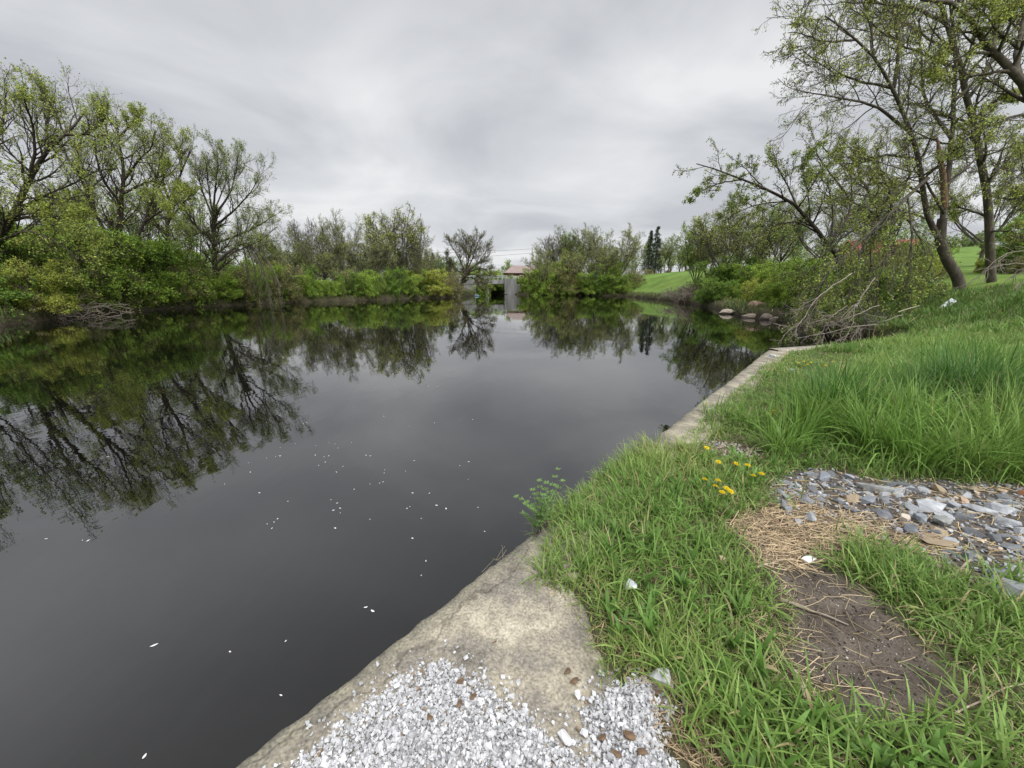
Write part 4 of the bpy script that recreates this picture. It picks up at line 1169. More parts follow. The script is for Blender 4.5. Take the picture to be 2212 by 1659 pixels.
# L4 round crown
fw = 48; b = gbase(468, fw)
limbs = [np.vstack([b, pl(fw, [(466, 600), (463, 540), (462, 500), (460, 460)])]), pl(fw, [(460, 470), (440, 420), (425, 370), (420, 335)], dz=2), pl(fw, [(460, 465), (465, 410), (470, 360), (468, 320)], dz=-2), pl(fw, [(460, 470), (495, 420), (510, 370), (515, 325)], dz=2), pl(fw, [(462, 490), (505, 455), (545, 410), (562, 370)], dz=-3),
         pl(fw, [(464, 525), (510, 510), (560, 485), (600, 460)], dz=2), pl(fw, [(463, 520), (425, 490), (400, 450), (390, 410)], dz=-2), pl(fw, [(464, 540), (500, 545), (560, 520), (598, 490)], dz=-3), pl(fw, [(466, 570), (510, 540), (530, 500), (540, 460)], dz=3), pl(fw, [(462, 510), (440, 500), (415, 510), (395, 500)], dz=3), pl(fw, [(460, 460), (485, 400), (490, 340)], dz=4), pl(fw, [(460, 465), (450, 400), (445, 350)], dz=-4)]
rad = [(.31, .2)] + [(.13, .022)] * 6 + [(.09, .022)] * 5
rb = tree_from_limbs('round_tree', b, limbs, rad, rng, 'round crowned tree with a straight dark trunk and fanning limbs on the left bank', levels=((18, .36, 38, .10), (9, .45, 36, .10), (6, .5, 36, .08)), leaf=(5, .10), leafcol=(.18, .225, .065), lmax=(3.4, 1.7, .8), leafdens=lowleaf(3, 12, .6), t0s=.3)
# broken hanging limb
limbs = [pl(fw - 1, [(472, 562), (500, 540), (525, 526), (545, 530)]), pl(fw - 1, [(535, 526), (555, 560), (575, 610), (585, 650)], dz=-1), pl(fw - 1, [(530, 527), (550, 580), (560, 640)], dz=1), pl(fw - 1, [(540, 528), (575, 560), (598, 600), (605, 640)], dz=-2), pl(fw - 1, [(525, 527), (535, 580), (545, 630)], dz=.5), pl(fw - 1, [(540, 530), (565, 570), (580, 640)], dz=1)]
tree_from_limbs('hanging_branch', D(472, 562, fw - 1), limbs, [(.16, .1)] + [(.06, .015)] * 5, rng, 'broken tan limb hanging down to the water from the round crowned tree', 'branch', levels=((9, .28, 22, -.15), (4, .4, 25, -.15)), leaf=(5, .09), leafcol=(.17, .18, .06), bark=M_BARK_GREY, lmax=(2.2, 1.0, .5), minr=.008)

# -- generic plants, built once and copied
def gen_bush(seed, h=4.0, stems=9, lean=.6, leafn=7, size=.11, col=(.14, .215, .038), lv=((9, .5, 45, .06), (6, .5, 45, .03), (6, .55, 45, .0)), bark=None, wide=1.0):
    rng = np.random.default_rng(seed); limbs = []; col = np.array(col) * 1.2 * [1.06, .98, 1.0]
    for k in range(8):
        a = 6.283 * k / 8 + rng.normal(0, .3); e_ = np.array([math.cos(a), math.sin(a), 0]) * h * rng.uniform(.4, .62) * wide
        limbs.append(np.array([[0, 0, 0], e_ * .5 + [0, 0, h * .16], e_ * .85 + [0, 0, h * rng.uniform(.1, .25)], e_ * 1.05 + [0, 0, h * rng.uniform(-.06, .18)]]))
    for k in range(stems):
        a = 6.283 * k / stems + rng.normal(0, .3); l_ = lean * rng.uniform(.2, 1.2)
        dx, dy = math.cos(a) * l_ * wide, math.sin(a) * l_ * wide; hh = h * rng.uniform(.55, .95)
        limbs.append(np.array([[dx * .1, dy * .1, -.3], [dx * hh * .35, dy * hh * .35, hh * .4], [dx * hh * .8, dy * hh * .8, hh * .75], [dx * hh * 1.15, dy * hh * 1.15, hh * rng.uniform(.85, 1.0)]]))
    return tree_from_limbs('shrub', (0, 0, 0), limbs, [(.035, .012)] * 8 + [(.05, .012)] * stems, rng, 'x', 'shrub', levels=lv, leaf=(leafn, size), leafcol=col, bark=bark, t0=.1, lmax=(h * .45, h * .25, h * .15), spread=.10, sides=(5, 3, 3, 3), minr=.006, clump=.8)


def gen_tree(seed, h=10, forks=6, spread=.35, leafn=5, size=.14, col=(.16, .22, .05), trunk=.3, lv=((13, .38, 40, .06), (7, .45, 40, .04), (5, .5, 38, .02)), bark=None, rad=.2, crown_lo=.25, name='tree'):
    rng = np.random.default_rng(seed); limbs = []; top = np.array([rng.normal(0, .2), rng.normal(0, .2), h * trunk])
    limbs.append(np.array([[0, 0, -.4], [rng.normal(0, .1), rng.normal(0, .1), h * trunk * .5], top]))
    rads = [(rad, rad * .7)]
    for k in range(forks):
        a = 6.283 * k / forks + rng.normal(0, .35); l_ = spread * rng.uniform(.3, 1.15)
        if k == 0: l_ *= .2
        s0 = top * rng.uniform(.55, 1); hh = h * rng.uniform(.82, 1)
        e_ = np.array([math.cos(a) * l_ * h, math.sin(a) * l_ * h, hh])
        m1 = s0 + (e_ - s0) * np.array([.5, .5, .33]); m2 = s0 + (e_ - s0) * np.array([.82, .82, .7])
        limbs.append(np.array([s0, m1, m2, e_])); rads.append((rad * .5, .02))
    return tree_from_limbs(name, (0, 0, 0), limbs, rads, rng, 'x', 'tree', levels=lv, leaf=(leafn, size) if leafn else None, leafcol=col, bark=bark, t0=crown_lo, lmax=(h * .3, h * .14, h * .07), spread=.12, sides=(7, 4, 3, 3), minr=.009, skip=1)


PROTO = {
    'bush_a': (gen_bush(1), 4.0), 'bush_b': (gen_bush(2, 4, 11, .75, 9, .10, (.165, .25, .042)), 4.0), 'bush_c': (gen_bush(3, 4, 8, .5, 8, .12, (.105, .18, .032)), 4.0),
    'bush_y': (gen_bush(4, 4, 12, .9, 9, .10, (.24, .285, .06)), 4.0), 'bush_t': (gen_bush(5, 4, 10, .7, 3, .09, (.20, .21, .075), bark=M_BARK_GREY), 4.0),
    'tree_a': (gen_tree(11, leafn=4, size=.125), 10.0), 'tree_b': (gen_tree(12, 10, 8, .42, 4, .125, (.175, .235, .05), .22), 10.0), 'tree_bare': (gen_tree(13, 10, 7, .32, 0, 0, bark=M_BARK_GREY, trunk=.35), 10.0),
    'tree_thin': (gen_tree(14, 10, 5, .22, 3, .12, (.26, .295, .08), .3, bark=M_BARK_GREY, rad=.14), 10.0), 'tree_sparse': (gen_tree(15, 10, 8, .45, 5, .105, (.215, .24, .075), .25, bark=M_BARK_GREY), 10.0),
    'tree_low': (gen_tree(16, 10, 10, .5, 7, .15, (.15, .22, .045), .12), 10.0),
}
USED = set()


def plant(kind, px, py_top, fw, label, group=None, cat=None, name=None, wx=1.0, shore=None):
    src, h0 = PROTO[kind]
    if shore is not None:                   # slide along the line of sight to a given distance from the water
        t_ = np.linspace(12, 125, 800); u_ = D(px, 617, 1.0)[0]
        d_ = polydist(u_ * t_, t_, POND); k_ = np.where((d_ > shore) & (t_ > fw * .6))[0]
        if len(k_): fw = float(t_[k_[0]])
        if shore < 1.2: py_top += prng.uniform(-20, 12); fw += prng.uniform(0, 2.0)
    b = gbase(px, fw); ztop = D(px, py_top, fw)[2]
    sc = (ztop - b[2]) / h0
    if kind in USED: o = copy_tree(src)
    else: o = src; USED.add(kind)
    o.location = tuple(b); o.scale = (sc * wx, sc * wx, sc); o.rotation_euler = (0, 0, prng.uniform(0, 6.283))
    nm = name or {'b': 'shrub', 't': 'tree'}[kind[0]]
    o.name = nm
    for k in ('label', 'category', 'group'):
        if k in o: del o[k]
    tag(o, label, cat or ('shrub' if kind[0] == 'b' else 'tree'), group)
    return o


prng = np.random.default_rng(8)
GL = 'shrubs along the left bank'; LBL = 'dense green shrub on the left bank beneath the tall willows'
for (k, px, top_, fw, wx) in [('bush_c', -60, 490, 29, 1.1), ('bush_a', 40, 500, 31, 1.1), ('bush_b', 120, 468, 33, .95), ('bush_a', 205, 490, 36, 1.1), ('bush_c', 290, 515, 40, 1.1), ('bush_a', 350, 505, 43, 1.0), ('bush_a', 75, 480, 34, .9), ('bush_b', 165, 475, 37, .9), ('bush_b', 255, 505, 40, .9), ('bush_a', 400, 530, 46, 1.0), ('bush_a', 160, 590, 33, 1.3),
                              ('bush_c', 230, 610, 36, 1.4), ('bush_b', 300, 590, 39, 1.4), ('bush_b', 380, 585, 44, 1.4), ('bush_b', 345, 615, 40.5, 1.3), ('bush_c', 90, 610, 29, 1.2)]:
    plant(k, px, top_, fw, LBL, GL, wx=wx, shore=.8 if top_ >= 585 else 3.0)
GL2 = 'shrubs under the round crowned tree'
for (k, px, top_, fw, wx) in [('bush_b', 425, 595, 47, 1.3), ('bush_c', 430, 560, 51, 1.3), ('bush_b', 500, 600, 49.5, 1.4), ('bush_c', 545, 610, 50.5, 1.3), ('bush_a', 530, 570, 55, 1.2), ('bush_c', 465, 625, 46.8, 1.4)]:
    plant(k, px, top_, fw, 'dense green shrub at the foot of the round crowned tree', GL2, wx=wx, shore=.8 if top_ >= 585 else 4.5)
plant('bush_y', 60, 560, 27.5, 'yellow green shrub arching over the driftwood at the far left waterline', wx=1.25, shore=.8)
plant('bush_y', 175, 605, 33.5, 'smaller yellow green shrub right of the big one above the driftwood', wx=1.3, shore=.8)
plant('bush_y', -20, 590, 26, 'yellow green shrub cut off by the left edge of the photo', wx=1.3)
GM = 'shrubs on the far bank left of the willow'
for (k, px, top_, fw, wx) in [('bush_b', 585, 565, 58, 1.3), ('bush_c', 610, 590, 57, 1.3), ('bush_b', 640, 605, 58, 1.4), ('bush_c', 665, 575, 62, 1.3), ('bush_b', 690, 608, 61, 1.4), ('bush_b', 725, 600, 63, 1.3), ('bush_c', 760, 590, 67, 1.3), ('bush_b', 790, 600, 67, 1.3), ('bush_a', 815, 585, 71, 1.3),
                              ('bush_c', 850, 590, 73, 1.3), ('bush_b', 880, 605, 74.5, 1.4), ('bush_t', 640, 560, 63, 1.3), ('bush_t', 745, 575, 67, 1.3), ('bush_a', 900, 580, 80, 1.3), ('bush_t', 970, 590, 88, 1.3)]:
    plant(k, px, top_, fw, 'green shrub crowding the far left bank below the mixed thin trees', GM, wx=wx * prng.uniform(.65, 1.0), shore=.8 if top_ >= 585 else 3.0)
plant('bush_y', 925, 603, 79, 'pale yellow green bush at the water left of the leaning willow', wx=1.6, shore=1.0)
plant('bush_y', 950, 612, 82, 'low yellowish bush just beside the trunk of the leaning willow', wx=1.6, shore=1.0)
plant('tree_b', -215, 150, 24, 'large tree beyond the left edge, seen only as a dark reflection in the water', 'trees seen only as reflections', wx=.8)
plant('tree_a', -480, 60, 22, 'large tree beyond the left edge, seen only as a dark reflection in the water', 'trees seen only as reflections', wx=.9)
for (k, px, top_, fw, lb) in [('bush_t', 30, 555, 29, 'thin twiggy brownish shrub standing out of the green shrubs at the far left'), ('bush_t', 145, 560, 34, 'twiggy brownish shrub between the big yellow green shrub and the tall willow'), ('bush_t', 270, 575, 39, 'twiggy brownish shrub at the foot of the tall willow'),
                              ('bush_t', 390, 560, 45, 'twiggy brownish shrub left of the round crowned tree'), ('bush_t', 520, 570, 51, 'twiggy brownish shrub right of the round crowned trunk'), ('bush_t', 610, 570, 59, 'twiggy brownish shrub right of the hanging limb')]:
    plant(k, px, top_, fw, lb, wx=.9, shore=1.25)
for (k, px, top_, fw, wx, lb) in [('tree_b', 205, 400, 46, .8, 'leafy green tree behind the gap between the two big willows'), ('tree_a', 318, 405, 50, .9, 'leafy green tree behind the right side of the tall willow'), ('tree_b', 425, 440, 58, .9, 'leafy green tree just behind the left side of the round crowned tree'),
                                  ('tree_thin', 545, 490, 60, 1.3, 'pale slender tree behind the right side of the round crowned tree'), ('tree_a', 585, 520, 66, 1.0, 'leafy green tree behind the hanging limb'), ('tree_thin', 130, 400, 42, 1.3, 'pale slender tree behind the leaning willow at the left')]:
    plant(k, px, top_, fw, lb, wx=wx)
# thin trees mid left
plant('tree_bare', 665, 480, 66, 'bare grey tree with thin twigs, first right of the round crowned tree', name='bare_tree', wx=.9)
plant('tree_b', 615, 530, 62, 'leafy green tree just right of the round crowned tree')
plant('tree_sparse', 705, 500, 68, 'dark stemmed thinly leaved tree right of the bare grey tree')
plant('tree_sparse', 745, 485, 70, 'upright thinly leaved tree with brownish twigs between the bare tree and the tall pale tree', wx=.7)
plant('tree_thin', 775, 520, 71, 'slender pale stemmed tree leaning near the water, left of the tall pale tree', wx=1.2)
plant('tree_b', 690, 560, 74, 'rounded green tree behind the dark stemmed thin tree')
plant('tree_a', 640, 545, 72, 'green tree behind the bare grey tree')
plant('tree_thin', 820, 495, 75, 'light green slender tree touching the left side of the tall pale tree', wx=1.3)
plant('tree_thin', 855, 458, 77, 'tallest pale green slender tree on the far bank', wx=1.3)
plant('tree_thin', 880, 470, 78, 'pale green slender tree directly right of the tallest one', wx=1.1)
plant('tree_bare', 908, 482, 82, 'bare pale tree right of the tallest pale green tree', name='bare_tree', wx=.6)
plant('tree_low', 860, 545, 82, 'dense low green tree behind the tallest pale green tree')
plant('tree_low', 800, 560, 80, 'dense low green tree behind the slender leaning tree')
plant('tree_sparse', 900, 535, 88, 'brownish thin tree behind the bare pale tree')
plant('tree_low', 955, 562, 96, 'low green tree behind the yellow bush beside the leaning willow')
plant('tree_a', 985, 560, 105, 'green tree directly behind the leaning willow')
plant('tree_sparse', 930, 550, 95, 'thin grey tree standing behind the pale yellow bush')

for (k, px, top_, fw, lb) in [('tree_thin', 600, 545, 60, 'small pale slender tree at the water right of the hanging limb'), ('tree_thin', 722, 545, 66, 'small pale slender tree at the water below the thin brownish trees'), ('tree_thin', 835, 530, 74, 'small pale slender tree at the water left of the tallest pale tree'),
                              ('tree_sparse', 680, 530, 65, 'short twiggy brownish tree at the water below the bare grey tree'), ('tree_sparse', 795, 540, 72, 'short twiggy brownish tree at the water left of the small slender tree'), ('tree_sparse', 905, 560, 80, 'short twiggy brownish tree at the water left of the pale yellow bush')]:
    plant(k, px, top_, fw, lb, wx=1.3)
for (k, px, top_, fw, lb) in [('tree_sparse', 1180, 555, 101, 'short twiggy tree among the bushes nearest the red roofed house'), ('tree_thin', 1225, 545, 99, 'pale slender tree in front of the far right clump'), ('tree_sparse', 1285, 550, 97, 'short brownish tree at the water in the far right clump'), ('tree_thin', 1310, 535, 98, 'pale slender tree left of the vase shaped tree')]:
    plant(k, px, top_, fw, lb, wx=1.3)
# leaning willow at the point
fw = 88; b = gbase(982, fw)
rng = np.random.default_rng(21)
limbs = [np.vstack([b, pl(fw, [(990, 632), (1000, 605), (1008, 585)])]), pl(fw, [(1006, 590), (992, 560), (978, 535), (968, 520)], dz=1), pl(fw, [(1008, 585), (1008, 555), (1000, 528), (998, 512)], dz=-1), pl(fw, [(1008, 585), (1022, 555), (1030, 530), (1035, 512)], dz=2), pl(fw, [(1008, 588), (1035, 565), (1048, 545), (1056, 535)], dz=-2),
         pl(fw, [(1005, 592), (980, 580), (968, 565), (965, 550)], dz=2), pl(fw, [(1008, 585), (1015, 550), (1018, 520)], dz=3), pl(fw, [(1004, 598), (1025, 592), (1040, 605), (1050, 622)], dz=-2), pl(fw, [(1003, 600), (1020, 600), (1032, 612), (1040, 625)], dz=1), pl(fw, [(1006, 592), (1035, 580), (1052, 585), (1060, 600)], dz=-3), pl(fw, [(1003, 600), (980, 598), (965, 606), (958, 618)], dz=2)]
tree_from_limbs('leaning_willow', b, limbs, [(.45, .32)] + [(.17, .025)] * 6 + [(.12, .025)] * 4, rng, 'nearly bare willow leaning right at the point beside the bridge', levels=((20, .42, 36, .05), (10, .45, 36, .05), (6, .5, 35, .03)), leaf=(2, .10), leafcol=(.22, .23, .08), bark=M_BARK, lmax=(3.6, 1.7, .8), minr=.010)

# right far bank
plant('bush_b', 1040, 613, 99, 'low green bush on the point between the leaning willow and the bridge', wx=.9)
plant('bush_a', 1075, 590, 121, 'green bush seen behind the bridge railing', wx=2.2)
plant('bush_b', 1030, 585, 122, 'green bush behind the left end of the bridge', wx=2)
plant('bush_b', 1060, 600, 119, 'low green bush filling the far side of the bridge opening', wx=2)
plant('bush_b', 1130, 613, 100, 'small green bush at the water in front of the grey wing wall of the bridge', wx=.7, shore=1.3)
plant('bush_c', 1116, 599, 119, 'dark green bush in front of the red house wall beside the bridge', wx=.9)
plant('bush_b', 1130, 596, 117, 'green bush in front of the red house, right of the dark one', wx=.8)
GR = 'bushes on the far bank right of the bridge'
for (k, px, top_, fw, wx) in [('bush_a', 1155, 594, 106, .8), ('bush_b', 1172, 582, 104, 1.1), ('bush_t', 1185, 570, 105, 1.1), ('bush_b', 1190, 572, 101, 1.1), ('bush_a', 1208, 560, 104, 1.1), ('bush_t', 1235, 565, 99, 1.2), ('bush_b', 1260, 585, 98, 1.4), ('bush_c', 1290, 590, 96, 1.4), ('bush_b', 1318, 560, 97, 1.1), ('bush_a', 1345, 590, 93, 1.3), ('bush_b', 1180, 606, 98.5, 1.3),
                              ('bush_t', 1365, 575, 95, 1.1), ('bush_t', 1240, 604, 96.5, 1.4), ('bush_c', 1270, 612, 95, 1.6), ('bush_b', 1162, 606, 101, .9), ('bush_a', 1335, 612, 91, 1.4)]:
    plant(k, px, top_, fw, 'yellowish green bush on the far bank right of the bridge', GR, wx=wx * prng.uniform(.7, 1.0), shore=.7 if top_ >= 604 else None)
plant('tree_bare', 1193, 510, 108, 'bare dark tree rising above the bushes right of the red roofed house', name='bare_tree')
plant('tree_sparse', 1180, 538, 110, 'thin brownish tree just right of the utility pole')
plant('tree_a', 1235, 508, 106, 'green topped tree in the middle of the far right clump')
plant('tree_sparse', 1250, 505, 110, 'tall thinly leaved tree in the middle of the far right clump')
plant('tree_b', 1215, 530, 112, 'rounded green tree behind the bare dark tree')
plant('tree_sparse', 1275, 512, 108, 'thin brown tree right of the middle of the far right clump')
plant('tree_a', 1300, 530, 110, 'green tree between the far right clump and the vase shaped tree')
plant('tree_sparse', 1335, 508, 97, 'vase shaped nearly bare tree at the water left of the lawn', wx=1.1)
plant('tree_thin', 1370, 525, 108, 'slender pale tree left of the dark spruce')
plant('tree_a', 1440, 525, 112, 'light green tree right of the dark spruce', wx=.9)
plant('tree_sparse', 1425, 520, 118, 'thin grey tree close behind the dark spruce')
plant('tree_a', 1465, 535, 105, 'light green tree at the top of the lawn near the leaning branch')
plant('bush_t', 1400, 580, 110, 'greyish thicket at the top of the lawn under the spruce', wx=1.6)
plant('bush_t', 1440, 582, 108, 'greyish thicket at the top of the lawn right of the spruce', wx=1.7)
plant('bush_t', 1480, 580, 100, 'greyish thicket at the top right end of the lawn', wx=1.7)

# spruces
def gen_spruce(seed, h, wid, gaps, droop=.35):
    rng = np.random.default_rng(seed)
    root = empty('spruce_tree', (0, 0, 0), 'x', 'tree'); bk = Acc()
    P0 = spline([[0, 0, -.3], [.1, 0, h * .5], [0, .05, h]], 14)[None]; R0 = np.linspace(.28, .03, 14)[None]
    V, Q = tubes(P0, R0, 7); bk.add(V, Q)
    PP = []
    for zc in np.arange(h * .08, h * .985, h * .017):
        q = 1 - zc / h; rad = wid * (q ** .8) * rng.uniform(.55, 1.15) + .15
        for k in range(5):
            if rng.random() < gaps: continue
            a = rng.uniform(0, 6.283); r_ = rad * rng.uniform(.6, 1.1); u = np.array([math.cos(a), math.sin(a), 0])
            PP.append(spline(np.array([[0, 0, zc], u * r_ * .5 + [0, 0, zc - .02 * r_], u * r_ * .85 + [0, 0, zc - droop * r_ * .6], u * r_ + [0, 0, zc - droop * r_ * .5]]), 6))
    PP = np.array(PP); V, Q = tubes(PP, np.tile(np.linspace(.05, .012, 6), (len(PP), 1)), 4); bk.add(V, Q); bk.build('trunk', M_BARK, root, True)
    T2, R2 = kids(PP, np.full((len(PP), 6), .01), rng, 7, .15, 1, .35, 50, 4, .1, -.25, .5)
    allp = T2
    V, Q, pi = leaves(allp, rng, 6, .30, .0, .05, .5, .13, 1.0)
    mesh_np('crown', V, Q, M_NEEDLE, leaf_colors(pi, rng, (.028, .045, .024), .2, .2), False, root)
    return root


sp = gen_spruce(31, 12, 3.4, .3); PROTO['tspruce'] = (sp, 12.0)
PROTO['tspire'] = (gen_spruce(32, 12, 2.5, .55, .5), 12.0)
plant('tspruce', 1397, 497, 114, 'dark dense spruce on the lawn ridge, left one of the pair', name='spruce_tree', wx=.95)
plant('tspire', 1411, 488, 116, 'dark narrow spruce with gaps, right one of the pair on the ridge', name='spruce_tree', wx=1.1)
plant('tspruce', 938, 545, 110, 'small dark conifer poking up left of the leaning willow', name='spruce_tree', wx=1.0)
plant('tspire', 1228, 520, 116, 'dark conifer hidden in the middle of the far right clump', name='spruce_tree', wx=1.2)

# brush and reeds at the near right shore
GS = 'shrubs on the right bank behind the shore rocks'
for (k, px, top_, fw, wx, wx_) in [('bush_c', 1545, 622, 40, 1.3, 1), ('bush_b', 1580, 612, 36, 1.2, 2), ('bush_b', 1612, 622, 32, 1.1, 2), ('bush_y', 1635, 605, 30, 1.0, 2), ('bush_b', 1668, 610, 28, 1.1, 2), ('bush_b', 1700, 600, 26, 1.1, 2), ('bush_c', 1735, 600, 22, 1.0, 2),
                                   ('bush_b', 1550, 590, 45, 1.3, 3), ('bush_a', 1590, 580, 40, 1.2, 3), ('bush_c', 1630, 575, 36, 1.2, 3), ('bush_b', 1670, 570, 34, 1.2, 3), ('bush_a', 1715, 565, 30, 1.1, 3), ('bush_b', 1765, 570, 27, 1.1, 2), ('bush_c', 1800, 580, 24, 1.1, 2),
                                   ('bush_b', 1840, 585, 23, 1.1, 2), ('bush_c', 1880, 590, 22.5, 1.1, 0), ('bush_a', 1930, 590, 23, 1.1, 0), ('bush_b', 1870, 560, 28, 1.2, 0), ('bush_y', 2110, 575, 30, 1.2, 0), ('bush_b', 1800, 545, 32, 1.2, 0), ('bush_a', 1740, 555, 36, 1.2, 0), ('bush_t', 1520, 600, 58, 1.4, 2), ('bush_c', 1570, 560, 50, 1.3, 0), ('bush_b', 1640, 560, 46, 1.3, 0)]:
    plant(k, px, top_, fw, 'bright green shrub on the right bank below the leaning tree', GS, wx=wx, shore={1: .7, 2: 2.8, 3: 5.5}.get(wx_, None))
for (k, px, top_, fw, wx, lb) in [('bush_t', 1900, 545, 24.5, .9, 'thin pale brush screening the red barn, left of the curved maple'), ('bush_y', 1960, 560, 24, .8, 'yellow green brush at the left foot of the curved maple'), ('bush_t', 2010, 555, 26, .8, 'thin pale brush just behind the curved maple'), ('bush_t', 1860, 520, 27, .9, 'tall thin brush behind the hanging branches'),
                                  ('bush_y', 2110, 560, 27, .7, 'yellow green brush between the two maple trunks'), ('bush_t', 2190, 545, 23.5, .8, 'thin brush at the right edge beside the straight maple'), ('bush_t', 1930, 530, 31, 1.0, 'tall thin brush in front of the red barn')]:
    plant(k, px, top_, fw, lb, wx=wx)
for (k, px, top_, fw, wx, lb) in [('bush_b', 2000, 532, 30, .8, 'leafy green shrub in front of the right half of the red barn'), ('bush_a', 1945, 515, 33, .9, 'tall green shrub in front of the middle of the red barn'), ('bush_t', 1975, 505, 36, .8, 'tall thin brush half hiding the red barn roof'), ('bush_b', 2060, 565, 44, 1.2, 'bright green shrub on the lawn seen between the maple trunks'), ('bush_c', 2150, 545, 46, 1.2, 'dark green shrub far behind the straight maple trunk'), ('bush_a', 2205, 550, 40, 1.2, 'green shrub on the rise at the right edge'), ('bush_t', 2100, 540, 52, 1.3, 'greyish thicket far behind the gap between the maples'),
                                  ('bush_t', 1700, 560, 60, 1.3, 'greyish thicket on the slope behind the leaning tree'), ('bush_c', 1780, 550, 58, 1.3, 'dark thicket on the slope behind the leaning tree'), ('bush_a', 1540, 575, 75, 1.4, 'green thicket at the right end of the far lawn')]:
    plant(k, px, top_, fw, lb, wx=wx)
plant('tree_thin', 1550, 455, 56, 'many stemmed light green tree left of the leaning branch', wx=1.5)
plant('tree_sparse', 1620, 445, 52, 'spreading light green tree under the leaning branch', wx=.9)
plant('tree_thin', 1590, 470, 49, 'slender pale tree between the two light green trees under the leaning branch', wx=1.4)
plant('tree_thin', 1660, 480, 47, 'slender pale tree just left of the leaning trunk', wx=1.4)
plant('tree_sparse', 1530, 500, 60, 'thin grey green tree at the water left of the leaning branch tip', wx=.9)
plant('tree_low', 1500, 500, 66, 'low spreading green tree at the right end of the lawn', wx=.9)
plant('tree_a', 1680, 455, 48, 'upright green tree behind the leaning trunk')
plant('tree_sparse', 1760, 430, 46, 'thin dark tree behind the leaning trunk, right of the upright green tree')
plant('tree_a', 1850, 400, 42, 'green tree behind the fallen branches')
plant('tree_sparse', 2100, 350, 36, 'thin tree behind the two tall maples')
plant('bush_c', 2180, 480, 25, 'dark evergreen shrub at the right edge behind the tall maples', wx=.8)
plant('bush_c', 2230, 460, 26, 'dark evergreen shrub cut off by the right edge of the photo', wx=.9)
plant('tree_low', 2230, 420, 34, 'dense dark tree at the right edge behind the evergreen shrubs', wx=.7)

# the tall maples on the right
LV2 = ((15, .36, 45, .04), (8, .42, 42, .02), (6, .5, 42, .0))
LR = (.235, .27, .065)
rng = np.random.default_rng(41)
fw = 20; b = gbase(2078, fw); b[2] = D(2085, 640, fw)[2]
b[2] = min(b[2], hz(b[0], fw))
limbs = [np.vstack([b - [0, 0, .3], pl(fw, [(2070, 605), (2045, 560), (2033, 520), (2038, 470)])]),
         pl(fw, [(2036, 530), (2008, 475), (1995, 420), (1985, 345), (1965, 280), (1925, 185), (1885, 120), (1830, 70), (1780, 35)], dz=-1.5), pl(fw, [(2036, 480), (2045, 400), (2056, 300), (2060, 220), (2065, 120), (2055, 20), (2040, -90)], dz=2),
         pl(fw, [(1965, 285), (1900, 235), (1830, 215), (1765, 205), (1715, 190)], dz=-2), pl(fw, [(1925, 190), (1860, 175), (1790, 150), (1730, 110)], dz=-1), pl(fw, [(1985, 345), (1920, 335), (1860, 350), (1790, 355)], dz=-1), pl(fw, [(1930, 190), (1940, 110), (1930, 30), (1900, -60)], dz=1),
         pl(fw, [(1885, 120), (1880, 50), (1850, -20), (1800, -60)], dz=2), pl(fw, [(2056, 300), (2000, 215), (1990, 130), (1985, 40)], dz=3), pl(fw, [(2060, 220), (2120, 160), (2170, 90), (2190, 10)], dz=2), pl(fw, [(1995, 420), (1950, 400), (1890, 395), (1840, 420)], dz=-2), pl(fw, [(2045, 400), (2090, 360), (2130, 330), (2180, 320)], dz=2),
         pl(fw, [(2040, 460), (1990, 380), (1960, 370), (1900, 350)], dz=-3), pl(fw, [(1850, 85), (1790, 90), (1740, 75), (1700, 70)], dz=-2), pl(fw, [(2008, 475), (1960, 460), (1900, 470), (1860, 500)], dz=-2)]
rad = [(.24, .18), (.13, .025), (.12, .04), (.07, .015), (.06, .015), (.07, .015), (.08, .02), (.06, .015), (.08, .02), (.07, .02), (.06, .015), (.06, .015), (.06, .015), (.05, .012), (.05, .012)]
r1 = tree_from_limbs('maple_tree', b, limbs, rad, rng, 'tall maple with a curved trunk splitting into stems and a reddish broken snag, right bank', levels=LV2, leaf=(4, .062), leafcol=LR, lmax=(2.6, 1.25, .6), spread=.05, minr=.005, bark=M_MAPLE, droop=.4, skip=1)
P = spline(pl(fw, [(2040, 450), (2038, 390), (2030, 335), (2024, 296)]) - np.array(b), 12); R = np.array([.12] * 5 + [.11, .105, .10, .095, .085, .06, .03])
V, Q = tubes(P[None], R[None], 9); V += rng.normal(0, .008, V.shape)
mesh_np('broken_snag', V, Q, M_RED_WOOD, None, True, r1)['label'] = 'reddish split stub of a broken stem'

fw = 21.5; b = gbase(2142, fw)
limbs = [np.vstack([b - [0, 0, .3], pl(fw, [(2140, 540), (2137, 470), (2130, 400), (2112, 310), (2090, 215), (2068, 120), (2045, 50), (2020, -20), (2000, -90)])]), pl(fw, [(2078, 155), (2018, 125), (1950, 100), (1905, 70), (1860, 20)], dz=-2), pl(fw, [(2090, 215), (2130, 160), (2150, 90), (2140, 20)], dz=2), pl(fw, [(2112, 310), (2060, 260), (2000, 230), (1930, 225)], dz=-2),
         pl(fw, [(2045, 50), (1980, 20), (1920, 10), (1850, 5), (1780, 10)], dz=-1), pl(fw, [(2130, 400), (2175, 350), (2210, 300)], dz=1), pl(fw, [(2100, 260), (2150, 220), (2200, 200)], dz=-1), pl(fw, [(2030, 10), (1960, -40), (1890, -70)], dz=-1), pl(fw, [(2137, 470), (2080, 450), (2010, 450)], dz=2), pl(fw, [(2068, 120), (2000, 80), (1940, 40), (1880, -10)], dz=2), pl(fw, [(2132, 420), (2175, 430), (2220, 420)], dz=-2), pl(fw, [(2138, 500), (2180, 500), (2225, 510)], dz=-2)]
